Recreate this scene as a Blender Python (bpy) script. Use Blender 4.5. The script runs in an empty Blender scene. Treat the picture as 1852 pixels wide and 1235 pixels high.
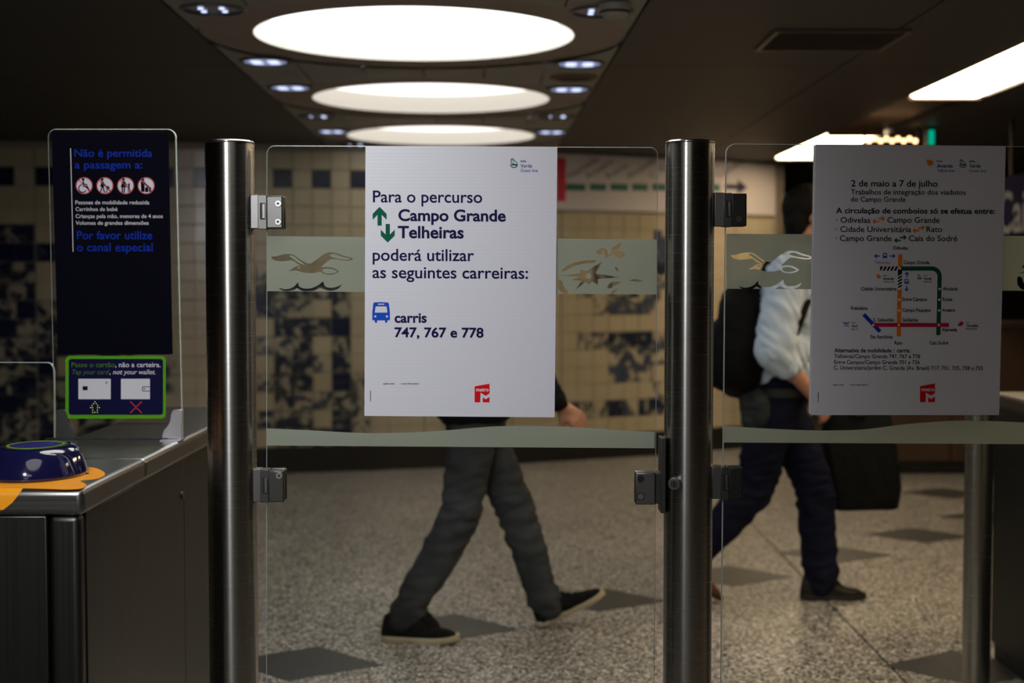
import bpy, bmesh, math, random
from mathutils import Vector, Matrix, noise
from mathutils.geometry import delaunay_2d_cdt
random.seed(7)
R = math.radians
# ------------------------------------------------------------------ camera, world, exposure
scene = bpy.context.scene
FPX, CX, CY, EYE, PITCH = 2572.0, 926.0, 617.5, 1.37, math.atan(114.5/2572.0)
cam = bpy.data.cameras.new('camera')
cam.sensor_width = 36.0
cam.lens = FPX/1852.0*36.0
cam.dof.use_dof = True
cam.dof.focus_distance = 3.10
cam.dof.aperture_fstop = 2.8
cam_ob = bpy.data.objects.new('camera', cam)
scene.collection.objects.link(cam_ob)
cam_ob.location = (0, 0, EYE)
cam_ob.rotation_euler = (math.pi/2-PITCH, 0, 0)
scene.camera = cam_ob
world = bpy.data.worlds.new('world'); scene.world = world
world.use_nodes = True
world.node_tree.nodes['Background'].inputs['Color'].default_value = (.5, .48, .42, 1)
world.node_tree.nodes['Background'].inputs['Strength'].default_value = 0.0
scene.view_settings.view_transform = 'Standard'
scene.view_settings.look = 'None'
scene.view_settings.gamma = 1.0
scene.view_settings.use_curve_mapping = False
scene.view_settings.exposure = 0.0
RING_POWER = {'far': 1.9, 'gate': 3.0, 'near': 5.0, 'hall': 1.6}
SPOT_AT, SPOT_TO, SPOT_W = (-.80, .55, 2.2), (-.80, 3.1, 1.25), 150
CEIL = 2.302
sl = bpy.data.lights.new('spot_beam', 'SPOT'); sl.energy = SPOT_W; sl.color = (.93, .95, 1); sl.spot_size = math.radians(66); sl.spot_blend = 1.0; sl.shadow_soft_size = .05
sl_ob = bpy.data.objects.new('spot_beam', sl); scene.collection.objects.link(sl_ob)
sl_ob.location = SPOT_AT
sl_ob.rotation_euler = (Vector(SPOT_TO)-Vector(SPOT_AT)).to_track_quat('-Z', 'Y').to_euler()
# ------------------------------------------------------------------ geometry of the view
def at(px, py, Y):
    """point of the vertical plane y = Y seen at that place of the photograph"""
    c, s = math.cos(PITCH), math.sin(PITCH)
    a, b = (px-CX)/FPX, -(py-CY)/FPX
    dx, dy, dz = a, c+b*s, -s+b*c
    t = Y/dy
    return Vector((dx*t, Y, EYE+dz*t))
def on_z(px, py, z=0.0):
    c, s = math.cos(PITCH), math.sin(PITCH)
    a, b = (px-CX)/FPX, -(py-CY)/FPX
    dx, dy, dz = a, c+b*s, -s+b*c
    t = (z-EYE)/dz
    return Vector((dx*t, dy*t, z))
# ------------------------------------------------------------------ materials
MATS = {}
def srgb(r, g, b):
    f = lambda v: (v/255/12.92) if v/255 <= .04045 else ((v/255+.055)/1.055)**2.4
    return (f(r), f(g), f(b))
def mat(name, col, rough=.5, metal=0.0, emit=0, spec=.5, aniso=0, bump=0, bscale=200, var=0, vscale=20, coat=0):
    if name in MATS: return MATS[name]
    m = bpy.data.materials.new(name); m.use_nodes = True
    nt = m.node_tree; p = nt.nodes['Principled BSDF']
    p.inputs['Base Color'].default_value = (*col, 1)
    p.inputs['Roughness'].default_value = rough
    p.inputs['Metallic'].default_value = metal
    p.inputs['Specular IOR Level'].default_value = spec
    if coat: p.inputs['Coat Weight'].default_value = coat; p.inputs['Coat Roughness'].default_value = .05
    if emit:
        p.inputs['Emission Color'].default_value = (*col, 1)
        p.inputs['Emission Strength'].default_value = emit
    if aniso:
        p.inputs['Anisotropic'].default_value = aniso
        t = nt.nodes.new('ShaderNodeTangent'); t.direction_type = 'RADIAL'; t.axis = 'Z'
        nt.links.new(t.outputs[0], p.inputs['Tangent'])
    if var or bump:
        tc = nt.nodes.new('ShaderNodeTexCoord')
    if var:
        n = nt.nodes.new('ShaderNodeTexNoise'); n.inputs['Scale'].default_value = vscale; n.inputs['Detail'].default_value = 5
        nt.links.new(tc.outputs['Object'], n.inputs['Vector'])
        r = nt.nodes.new('ShaderNodeValToRGB')
        r.color_ramp.elements[0].position = .3; r.color_ramp.elements[1].position = .7
        r.color_ramp.elements[0].color = (*[max(0, c*(1-var)) for c in col], 1)
        r.color_ramp.elements[1].color = (*[min(1, c*(1+var)) for c in col], 1)
        nt.links.new(n.outputs['Fac'], r.inputs[0]); nt.links.new(r.outputs[0], p.inputs['Base Color'])
    if bump:
        n = nt.nodes.new('ShaderNodeTexNoise'); n.inputs['Scale'].default_value = bscale; n.inputs['Detail'].default_value = 3
        nt.links.new(tc.outputs['Object'], n.inputs['Vector'])
        b = nt.nodes.new('ShaderNodeBump'); b.inputs['Strength'].default_value = bump; b.inputs['Distance'].default_value = .003
        nt.links.new(n.outputs['Fac'], b.inputs['Height']); nt.links.new(b.outputs[0], p.inputs['Normal'])
    MATS[name] = m
    return m
def brushed(name, col, rough, along='Z', amount=.25, metal=1.0, aniso=0, bumpy=.06):
    """steel with fine streaks running along one axis"""
    m = mat(name, col, rough, metal, aniso=aniso)
    nt = m.node_tree; p = nt.nodes['Principled BSDF']
    tc = nt.nodes.new('ShaderNodeTexCoord'); mp = nt.nodes.new('ShaderNodeMapping')
    sc = {'X': (2, 300, 300), 'Y': (300, 2, 300), 'Z': (300, 300, 2), 'R': (6, 6, 900)}[along]
    mp.inputs['Scale'].default_value = sc
    nt.links.new(tc.outputs['Object'], mp.inputs['Vector'])
    n = nt.nodes.new('ShaderNodeTexNoise'); n.inputs['Scale'].default_value = 1; n.inputs['Detail'].default_value = 3
    nt.links.new(mp.outputs[0], n.inputs['Vector'])
    mr = nt.nodes.new('ShaderNodeMapRange')
    mr.inputs['To Min'].default_value = max(.03, rough*(1-amount)); mr.inputs['To Max'].default_value = rough*(1+amount)
    nt.links.new(n.outputs['Fac'], mr.inputs['Value']); nt.links.new(mr.outputs[0], p.inputs['Roughness'])
    b = nt.nodes.new('ShaderNodeBump'); b.inputs['Strength'].default_value = bumpy; b.inputs['Distance'].default_value = .001
    nt.links.new(n.outputs['Fac'], b.inputs['Height']); nt.links.new(b.outputs[0], p.inputs['Normal'])
    return m
STEEL_POST = brushed('brushed_post_steel', (.44, .42, .39), .26, 'R', .15, aniso=.85, bumpy=.0)
STEEL_POST.node_tree.nodes['Principled BSDF'].inputs['Anisotropic Rotation'].default_value = .25
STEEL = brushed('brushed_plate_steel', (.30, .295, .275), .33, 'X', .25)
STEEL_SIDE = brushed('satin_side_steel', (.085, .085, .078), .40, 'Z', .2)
HINGE = mat('hinge_steel', (.22, .21, .20), .42, 1.0, bump=.1, bscale=400)
DARKSTEEL = mat('dark_steel', (.035, .036, .032), .45, .6)
BOLT = mat('bolt_steel', (.36, .36, .35), .4, 1.0, bump=.15, bscale=500)
BLACK = mat('black_rubber', (.006, .006, .006), .6)
GAP = mat('joint_dark_grey', (.02, .02, .018), .9)  # one even dark grey, seen in the joints between slabs and panels
def glass(name, tint, refl=1.0, spec_rough=.0):
    m = bpy.data.materials.new(name); m.use_nodes = True; nt = m.node_tree; nt.nodes.clear()
    o = nt.nodes.new('ShaderNodeOutputMaterial'); mx = nt.nodes.new('ShaderNodeMixShader')
    t = nt.nodes.new('ShaderNodeBsdfTransparent'); t.inputs[0].default_value = (*tint, 1)
    g = nt.nodes.new('ShaderNodeBsdfGlossy'); g.inputs['Roughness'].default_value = spec_rough
    f = nt.nodes.new('ShaderNodeFresnel'); f.inputs['IOR'].default_value = 1.45
    ml = nt.nodes.new('ShaderNodeMath'); ml.operation = 'MULTIPLY'; ml.inputs[1].default_value = refl
    nt.links.new(f.outputs[0], ml.inputs[0]); nt.links.new(ml.outputs[0], mx.inputs[0])
    nt.links.new(t.outputs[0], mx.inputs[1]); nt.links.new(g.outputs[0], mx.inputs[2]); nt.links.new(mx.outputs[0], o.inputs[0])
    return m
GLASS = glass('clear_glass', (.95, .965, .94), .6)
EDGE = mat('polished_glass_edge', (.42, .48, .44), .12, 0, spec=.9)
def film(name, col, trans=.06):
    m = bpy.data.materials.new(name); m.use_nodes = True; nt = m.node_tree; nt.nodes.clear()
    o = nt.nodes.new('ShaderNodeOutputMaterial')
    d = nt.nodes.new('ShaderNodeBsdfDiffuse'); d.inputs[0].default_value = (*col, 1)
    tl = nt.nodes.new('ShaderNodeBsdfTranslucent'); tl.inputs[0].default_value = (*col, 1)
    tp = nt.nodes.new('ShaderNodeBsdfTransparent'); tp.inputs[0].default_value = (.9, .92, .86, 1)
    m1 = nt.nodes.new('ShaderNodeMixShader'); m1.inputs[0].default_value = .45
    m2 = nt.nodes.new('ShaderNodeMixShader'); m2.inputs[0].default_value = trans
    nt.links.new(d.outputs[0], m1.inputs[1]); nt.links.new(tl.outputs[0], m1.inputs[2])
    nt.links.new(m1.outputs[0], m2.inputs[1]); nt.links.new(tp.outputs[0], m2.inputs[2]); nt.links.new(m2.outputs[0], o.inputs[0])
    return m
FILM = film('frosted_film', (.40, .44, .36))
WHITE_BOARD = mat('white_board', (.78, .77, .83), .38)
_nt = WHITE_BOARD.node_tree; _w = _nt.nodes.new('ShaderNodeTexWave'); _w.bands_direction = 'Z'; _w.inputs['Scale'].default_value = 42; _w.inputs['Distortion'].default_value = .6
_tc = _nt.nodes.new('ShaderNodeTexCoord'); _nt.links.new(_tc.outputs['Object'], _w.inputs['Vector'])
_b = _nt.nodes.new('ShaderNodeBump'); _b.inputs['Strength'].default_value = .05; _b.inputs['Distance'].default_value = .0008
_nt.links.new(_w.outputs['Fac'], _b.inputs['Height']); _nt.links.new(_b.outputs[0], _nt.nodes['Principled BSDF'].inputs['Normal'])
BOARD_EDGE = mat('board_edge', (.62, .62, .62), .6)
INK = mat('navy_ink', srgb(20, 14, 70), .5, spec=.08)
INK2 = mat('black_ink', srgb(18, 17, 26), .5, spec=.08)
GREEN_INK = mat('green_ink', srgb(0, 98, 72), .5, spec=.08)
BLUE_INK = mat('blue_ink', srgb(24, 80, 200), .5, spec=.08)
BLUE2 = mat('deep_blue_ink', srgb(40, 60, 190), .5, spec=.08)
RED_INK = mat('red_ink', srgb(225, 20, 30), .5, spec=.08)
CRIMSON = mat('crimson_ink', srgb(205, 25, 70), .5, spec=.08)
ORANGE_INK = mat('orange_ink', srgb(240, 130, 20), .5, spec=.08)
TEAL = mat('teal_ink', srgb(0, 95, 85), .5, spec=.08)
PURPLE = mat('lilac_ink', srgb(165, 135, 190), .5, spec=.08)
WHITE_INK = mat('white_ink', (.8, .8, .82), .5)
# ------------------------------------------------------------------ objects
C = scene.collection
W = {}
def link(o, parent):
    C.objects.link(o)
    if parent is not None:
        o.parent = parent
        o.matrix_parent_inverse = W[parent.name].inverted()
    W[o.name] = Matrix.Identity(4)
    return o
def thing(name, label, cat, loc=(0, 0, 0), group=None):
    o = bpy.data.objects.new(name, None); o.empty_display_size = .1
    C.objects.link(o); o.location = loc
    W[o.name] = Matrix.Translation(Vector(loc))
    tag(o, label, cat, group); return o
def tag(o, label=None, cat=None, group=None, kind=None):
    if label: o['label'] = label
    if cat: o['category'] = cat
    if group: o['group'] = group
    if kind: o['kind'] = kind
    return o
class MB:
    def __init__(s): s.v = []; s.f = []; s.m = []
    def add(s, vs, fs, mi=0):
        b = len(s.v); s.v += [Vector(p) for p in vs]; s.f += [tuple(i+b for i in f) for f in fs]; s.m += [mi]*len(fs); return s
    def box(s, lo, hi, mi=0, M=None):
        x0, y0, z0 = lo; x1, y1, z1 = hi
        vs = [Vector(p) for p in ((x0,y0,z0),(x1,y0,z0),(x1,y1,z0),(x0,y1,z0),(x0,y0,z1),(x1,y0,z1),(x1,y1,z1),(x0,y1,z1))]
        if M is not None: vs = [M@p for p in vs]
        return s.add(vs, [(0,3,2,1),(4,5,6,7),(0,1,5,4),(1,2,6,5),(2,3,7,6),(3,0,4,7)], mi)
    def cone(s, a, b, ra, rb, n=24, caps=True, mi=0):
        a = Vector(a); b = Vector(b); d = (b-a).normalized()
        u = d.orthogonal().normalized(); w = d.cross(u)
        vs = [a+(u*math.cos(t)+w*math.sin(t))*ra for t in [2*math.pi*k/n for k in range(n)]]
        vs += [b+(u*math.cos(t)+w*math.sin(t))*rb for t in [2*math.pi*k/n for k in range(n)]]
        fs = [(k, (k+1) % n, n+(k+1) % n, n+k) for k in range(n)]
        if caps: fs += [tuple(range(n-1, -1, -1)), tuple(range(n, 2*n))]
        return s.add(vs, fs, mi)
    def lathe(s, prof, c=(0, 0, 0), n=48, mi=0):
        c = Vector(c); vs = []; fs = []
        for r, z in prof:
            vs += [c+Vector((r*math.cos(2*math.pi*k/n), r*math.sin(2*math.pi*k/n), z)) for k in range(n)]
        for i in range(len(prof)-1):
            for k in range(n):
                fs.append((i*n+k, i*n+(k+1) % n, (i+1)*n+(k+1) % n, (i+1)*n+k))
        return s.add(vs, fs, mi)
    def ball(s, c, rx, ry=None, rz=None, n=16, M=None, mi=0):
        ry = rx if ry is None else ry; rz = rx if rz is None else rz
        vs = []; fs = []; c = Vector(c); m = n//2
        for i in range(m+1):
            a = math.pi*i/m
            for k in range(n):
                t = 2*math.pi*k/n
                p = Vector((rx*math.sin(a)*math.cos(t), ry*math.sin(a)*math.sin(t), rz*math.cos(a)))
                if M is not None: p = M@p
                vs.append(c+p)
        for i in range(m):
            for k in range(n):
                fs.append((i*n+k, (i+1)*n+k, (i+1)*n+(k+1) % n, i*n+(k+1) % n))
        return s.add(vs, fs, mi)
    def prism(s, pts, a, b, axis='Y', mi=0, side=None):
        """pts (u,v) extruded between a and b along an axis"""
        def P(u, v, t): return {'Y': (u, t, v), 'Z': (u, v, t), 'X': (t, u, v)}[axis]
        n = len(pts); vs = [P(u, v, a) for u, v in pts]+[P(u, v, b) for u, v in pts]
        s.add(vs, [tuple(range(n)), tuple(range(2*n-1, n-1, -1))], mi)
        s.add(vs, [(k, n+k, n+(k+1) % n, (k+1) % n) for k in range(n)], mi if side is None else side)
        return s
    def build(s, name, m, parent=None, bevel=0, smooth=False, seg=2, flipfix=True):
        me = bpy.data.meshes.new(name); me.from_pydata([tuple(p) for p in s.v], [], s.f)
        for x in (m if isinstance(m, (list, tuple)) else [m]): me.materials.append(x)
        if any(s.m): me.polygons.foreach_set('material_index', s.m)
        if flipfix:
            bm = bmesh.new(); bm.from_mesh(me)
            bmesh.ops.remove_doubles(bm, verts=bm.verts, dist=1e-6)
            bmesh.ops.recalc_face_normals(bm, faces=bm.faces); bm.to_mesh(me); bm.free()
        if smooth:
            for p in me.polygons: p.use_smooth = True
            if smooth == 'auto': me.set_sharp_from_angle(angle=R(35))
        me.update()
        o = bpy.data.objects.new(name, me)
        link(o, parent)
        if bevel:
            b = o.modifiers.new('bevel', 'BEVEL'); b.width = bevel; b.segments = seg; b.limit_method = 'ANGLE'; b.angle_limit = R(40)
            for p in me.polygons: p.use_smooth = True
            me.set_sharp_from_angle(angle=R(60))
        return o
def copy_tree(o, parent=None):
    c = o.copy(); C.objects.link(c)
    if parent is not None: c.parent = parent
    for ch in [x for x in o.children]: copy_tree(ch, c)
    return c
def inside(p, loop):
    x, y = p; r = False; n = len(loop)
    for i in range(n):
        x0, y0 = loop[i]; x1, y1 = loop[i-1]
        if (y0 > y) != (y1 > y) and x < (x1-x0)*(y-y0)/(y1-y0)+x0: r = not r
    return r
def crom(pts, n=5, closed=True):
    out = []; m = len(pts)
    for i in range(m if closed else m-1):
        g = (lambda k: pts[k % m]) if closed else (lambda k: pts[max(0, min(m-1, k))])
        p0, p1, p2, p3 = g(i-1), g(i), g(i+1), g(i+2)
        for j in range(n):
            t = j/n
            out.append(tuple(.5*((2*p1[a])+(-p0[a]+p2[a])*t+(2*p0[a]-5*p1[a]+4*p2[a]-p3[a])*t*t+(-p0[a]+3*p1[a]-3*p2[a]+p3[a])*t**3) for a in (0, 1)))
    if not closed: out.append(tuple(pts[-1]))
    return out
class Flat:
    """flat print on the vertical plane y = Y, drawn in coordinates of the plane's own picture"""
    def __init__(s, Y): s.Y = Y; s.v = []; s.f = []; s.lay = []
    def poly(s, pts):
        b = len(s.v); s.lay += [(s.lay[-1]+1 if s.lay else 0)]*len(pts); s.v += list(pts); s.f.append(tuple(range(b, b+len(pts)))); return s
    def rect(s, x0, y0, x1, y1): return s.poly([(x0, y0), (x1, y0), (x1, y1), (x0, y1)])
    def disc(s, x, y, r, n=24): return s.poly([(x+r*math.cos(2*math.pi*k/n), y+r*math.sin(2*math.pi*k/n)) for k in range(n)])
    def ring(s, x, y, r0, r1, a0=0, a1=360, n=32):
        for k in range(n):
            t0 = R(a0+(a1-a0)*k/n); t1 = R(a0+(a1-a0)*(k+1)/n)
            s.poly([(x+r*math.cos(t), y+r*math.sin(t)) for r, t in ((r0, t0), (r1, t0), (r1, t1), (r0, t1))])
        return s
    def stroke(s, pts, w, cap=True):
        for (x0, y0), (x1, y1) in zip(pts, pts[1:]):
            l = math.hypot(x1-x0, y1-y0) or 1; nx, ny = -(y1-y0)/l*w/2, (x1-x0)/l*w/2
            s.poly([(x0+nx, y0+ny), (x1+nx, y1+ny), (x1-nx, y1-ny), (x0-nx, y0-ny)])
        for p in (pts if cap else pts[1:-1]): s.disc(p[0], p[1], w/2, 10)
        return s
    def rrect(s, x0, y0, x1, y1, r): return s.poly(rr(x0, y0, x1, y1, r))
    def fill(s, outer, holes=(), islands=()):
        loops = list(outer)+list(holes)+list(islands)
        vs = []; es = []
        for l in loops:
            b = len(vs); vs += [Vector(p) for p in l]; es += [(b+i, b+(i+1) % len(l)) for i in range(len(l))]
        v2, e2, f2, *_ = delaunay_2d_cdt(vs, es, [], 0, 1e-5)
        b = len(s.v); s.v += [tuple(p) for p in v2]; s.lay += [(s.lay[-1]+1 if s.lay else 0)]*len(v2)
        for f in f2:
            c = sum((v2[i] for i in f), Vector((0, 0)))/len(f)
            if any(inside(c, l) for l in outer) and (not any(inside(c, l) for l in holes) or any(inside(c, l) for l in islands)):
                s.f.append(tuple(b+i for i in f))
        return s
    def build(s, name, m, parent, off=.0, kind=None):
        me = bpy.data.meshes.new(name)
        vs = [at(u, v, s.Y) for u, v in s.v]
        for k, p in enumerate(vs): p.y -= off+(s.lay[k]*2.5e-6 if k < len(s.lay) else 0)
        me.from_pydata([tuple(p) for p in vs], [], s.f)
        me.materials.append(m)
        bm = bmesh.new(); bm.from_mesh(me)
        for f in bm.faces:
            f.normal_update()
            if f.normal.y > 0: f.normal_flip()
        bm.to_mesh(me); bm.free()
        return link(bpy.data.objects.new(name, me), parent)
def rr(x0, y0, x1, y1, r, n=6, corners='abcd'):
    out = []
    for k, (cx, cy, a) in zip('abcd', ((x0+r, y0+r, 180), (x1-r, y0+r, 270), (x1-r, y1-r, 0), (x0+r, y1-r, 90))):
        if k in corners:
            out += [(cx+r*math.cos(R(a+90*i/n)), cy+r*math.sin(R(a+90*i/n))) for i in range(n+1)]
        else:
            out.append({'a': (x0, y0), 'b': (x1, y0), 'c': (x1, y1), 'd': (x0, y1)}[k])
    return out
def text_mesh(s, bold=0, res=3, shear=0, align='LEFT'):
    cu = bpy.data.curves.new('lettering', 'FONT'); cu.body = s; cu.size = 1; cu.resolution_u = res; cu.offset = bold; cu.shear = shear
    o = bpy.data.objects.new('lettering', cu)
    me = bpy.data.meshes.new_from_object(o)
    vs = [v.co.copy() for v in me.vertices]; fs = [tuple(p.vertices) for p in me.polygons]
    bpy.data.meshes.remove(me); bpy.data.objects.remove(o); bpy.data.curves.remove(cu)
    return vs, fs
_h = [v.y for v in text_mesh('H')[0]]; CAP = max(_h)
def text(F, s, x0, x1, base, cap, m, parent, bold=0, shear=0, off=.0006, rot=0, name='lettering', res=3, vertical=False):
    vs, fs = text_mesh(s, bold, res, shear)
    a, b = min(v.x for v in vs), max(v.x for v in vs)
    sx = (x1-x0)/(b-a); sy = cap/CAP
    T = Flat(F)
    if vertical:
        T.v = [(base-v.y*sy, x1-(v.x-a)*sx) for v in vs]
    else:
        T.v = [(x0+(v.x-a)*sx, base-v.y*sy+(v.x-a)*sx*rot) for v in vs]
    T.f = fs
    return T.build(name, m, parent, off)
# ================================================================== THE SETTING
def emission(name, col, strength):
    m = bpy.data.materials.new(name); m.use_nodes = True; nt = m.node_tree; nt.nodes.clear()
    o = nt.nodes.new('ShaderNodeOutputMaterial'); e = nt.nodes.new('ShaderNodeEmission')
    e.inputs[0].default_value = (*col, 1); e.inputs[1].default_value = strength
    nt.links.new(e.outputs[0], o.inputs[0]); return m
def terrazzo(name, base, dark, light, scale=95, rough=.35):
    m = mat(name, base, rough); nt = m.node_tree; p = nt.nodes['Principled BSDF']
    tc = nt.nodes.new('ShaderNodeTexCoord')
    v = nt.nodes.new('ShaderNodeTexVoronoi'); v.inputs['Scale'].default_value = scale
    n2 = nt.nodes.new('ShaderNodeTexNoise'); n2.inputs['Scale'].default_value = scale*.45; n2.inputs['Detail'].default_value = 4
    n3 = nt.nodes.new('ShaderNodeTexNoise'); n3.inputs['Scale'].default_value = 1.1; n3.inputs['Detail'].default_value = 3
    for x in (v, n2, n3): nt.links.new(tc.outputs['Object'], x.inputs['Vector'])
    sep = nt.nodes.new('ShaderNodeSeparateColor'); nt.links.new(v.outputs['Color'], sep.inputs[0])
    r = nt.nodes.new('ShaderNodeValToRGB'); r.color_ramp.interpolation = 'CONSTANT'
    e = r.color_ramp.elements; e[0].color = (*dark, 1); e[0].position = 0; e[1].color = (*base, 1); e[1].position = .38
    k = e.new(.72); k.color = (*light, 1)
    k = e.new(.90); k.color = (*[c*.55 for c in base], 1)
    nt.links.new(sep.outputs[0], r.inputs[0])
    mx = nt.nodes.new('ShaderNodeMixRGB'); mx.blend_type = 'MULTIPLY'; mx.inputs[0].default_value = .8
    r2 = nt.nodes.new('ShaderNodeValToRGB'); r2.color_ramp.elements[0].position = .35; r2.color_ramp.elements[0].color = (.45, .45, .45, 1)
    r2.color_ramp.elements[1].position = .62; r2.color_ramp.elements[1].color = (1.1, 1.1, 1.1, 1)
    nt.links.new(n2.outputs['Fac'], r2.inputs[0]); nt.links.new(r.outputs[0], mx.inputs[1]); nt.links.new(r2.outputs[0], mx.inputs[2])
    mx2 = nt.nodes.new('ShaderNodeMixRGB'); mx2.blend_type = 'MULTIPLY'; mx2.inputs[0].default_value = .5
    r3 = nt.nodes.new('ShaderNodeValToRGB'); r3.color_ramp.elements[0].position = .35; r3.color_ramp.elements[0].color = (.7, .69, .68, 1)
    r3.color_ramp.elements[1].position = .65
    nt.links.new(n3.outputs['Fac'], r3.inputs[0]); nt.links.new(mx.outputs[0], mx2.inputs[1]); nt.links.new(r3.outputs[0], mx2.inputs[2])
    nt.links.new(mx2.outputs[0], p.inputs['Base Color'])
    return m
STONE = terrazzo('speckled_terrazzo', (.50, .47, .43), (.05, .05, .05), (.88, .84, .78), scale=120)
STONE_DARK = mat('charcoal_inlay_stone', (.045, .046, .048), .4, var=.2, vscale=120)
# floor: slabs as parts, joints between them
fl = MB().box((-6, -4, -.06), (6.5, 16, -.004)).build('floor', GAP); tag(fl, kind='structure')
xs = [-6, -3.9, 1.337, 3.98, 6.5]
ys = [-4, 0, 3.4, 12.1, 16]
for i in range(len(xs)-1):
    for j in range(len(ys)-1):
        MB().box((xs[i]+.0045, ys[j]+.002, -.004), (xs[i+1]-.0045, ys[j+1]-.002, 0)).build('slab', STONE, fl)
# charcoal diamonds let into the terrazzo
def diamond(cx, cy, r=.265, rot=-6):
    pts = [(cx+r*math.cos(R(rot+90*k))*(1.08 if k % 2 == 0 else .86), cy+r*math.sin(R(rot+90*k))*(1.08 if k % 2 == 0 else .86)) for k in range(4)]
    MB().prism(pts, -.002, .0012, 'Z').build('diamond_inlay', STONE_DARK, fl)
for px, py in ((548, 1199), (808, 1135), (1085, 1084), (1322, 1041), (1508, 1002), (1662, 968), (1712, 892), (1745, 1208)):
    p = on_z(px, py); diamond(p.x, p.y)
for x, y in ((-1.3, 4.55), (-1.9, 4.05), (2.75, 8.1), (2.3, 5.6), (1.0, 4.4), (.4, 3.9), (3.4, 9.6), (-2.4, 3.5)): diamond(x, y)
# tiled wall at the back, bowed
def wy(x): return 10.47+.41*x+.058*x*x if x > -3.53 else 9.745
XEND = 2.16
pts = []; x = -6.0
while x < XEND:
    pts.append((x, wy(x))); x += .1
pts.append((XEND, wy(XEND)))
PLASTER = mat('warm_grey_plaster', (.30, .27, .22), .8, bump=.1)
wb = MB()
back = [(px, py+.25) for px, py in pts]
for a, b, c, d in zip(pts, pts[1:], back, back[1:]):
    lo = [(a[0], a[1], 0), (b[0], b[1], 0), (d[0], d[1], 0), (c[0], c[1], 0)]
    hi = [(p[0], p[1], CEIL) for p in lo]
    wb.add(lo+hi, [(0, 1, 5, 4), (2, 3, 7, 6), (4, 5, 6, 7), (0, 3, 2, 1)])
wb.add([(XEND, wy(XEND), 0), (XEND, wy(XEND)+.25, 0), (XEND, wy(XEND)+.25, CEIL), (XEND, wy(XEND), CEIL)], [(0, 1, 2, 3)])
wall = wb.build('wall_back', PLASTER); tag(wall, kind='structure')
# plinth
pl = MB()
for a, b in zip(pts, pts[1:]):
    q = [(a[0], a[1]-.03), (b[0], b[1]-.03), (b[0], b[1]+.001), (a[0], a[1]+.001)]
    pl.add([(u, v, 0) for u, v in q]+[(u, v, .178) for u, v in q], [(0, 1, 5, 4), (4, 5, 6, 7), (1, 2, 6, 5), (0, 4, 7, 3)])
tag(pl.build('baseboard_back', mat('black_plinth_stone', (.012, .011, .010), .35)), kind='structure')
# tiles
def glaze(name, cream, blue, thr, nscale):
    m = mat(name, cream, .22); nt = m.node_tree; p = nt.nodes['Principled BSDF']
    g = nt.nodes.new('ShaderNodeNewGeometry')
    n = nt.nodes.new('ShaderNodeTexNoise'); n.inputs['Scale'].default_value = nscale; n.inputs['Detail'].default_value = 2; n.inputs['Distortion'].default_value = 1.2
    n0 = nt.nodes.new('ShaderNodeTexNoise'); n0.inputs['Scale'].default_value = 3.5
    nt.links.new(g.outputs['Position'], n.inputs['Vector']); nt.links.new(g.outputs['Position'], n0.inputs['Vector'])
    r = nt.nodes.new('ShaderNodeValToRGB'); e = r.color_ramp.elements
    e[0].position = thr-.05; e[0].color = (*blue, 1); e[1].position = thr+.10; e[1].color = (*cream, 1)
    k = e.new(thr+.02); k.color = (*[.45*a+.25*b for a, b in zip(blue, cream)], 1)
    nt.links.new(n.outputs['Fac'], r.inputs[0])
    mx = nt.nodes.new('ShaderNodeMixRGB'); mx.blend_type = 'MULTIPLY'; mx.inputs[0].default_value = .35
    r0 = nt.nodes.new('ShaderNodeValToRGB'); r0.color_ramp.elements[0].position = .35; r0.color_ramp.elements[0].color = (.8, .8, .78, 1); r0.color_ramp.elements[1].position = .65
    nt.links.new(n0.outputs['Fac'], r0.inputs[0]); nt.links.new(r.outputs[0], mx.inputs[1]); nt.links.new(r0.outputs[0], mx.inputs[2])
    nt.links.new(mx.outputs[0], p.inputs['Base Color'])
    return m
CREAM = (.50, .43, .30); NAVY = (.010, .016, .075)
TM = {'.': glaze('cream_glaze', CREAM, (.50, .42, .30), .20, 6),
      'o': glaze('washed_blue_glaze', (.45, .40, .30), (.06, .075, .11), .44, 11),
      'x': glaze('painted_blue_glaze', (.38, .35, .27), (.020, .028, .055), .51, 9),
      '#': glaze('navy_glaze', (.07, .08, .12), (.012, .018, .055), .60, 8), 'p': glaze('brushed_blue_glaze', (.48, .42, .30), (.06, .075, .12), .47, 6.5),
      'g': glaze('grey_blue_glaze', (.22, .23, .24), (.12, .14, .18), .40, 8)}
TW, TH, TZ0 = .134, .130, .180
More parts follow.
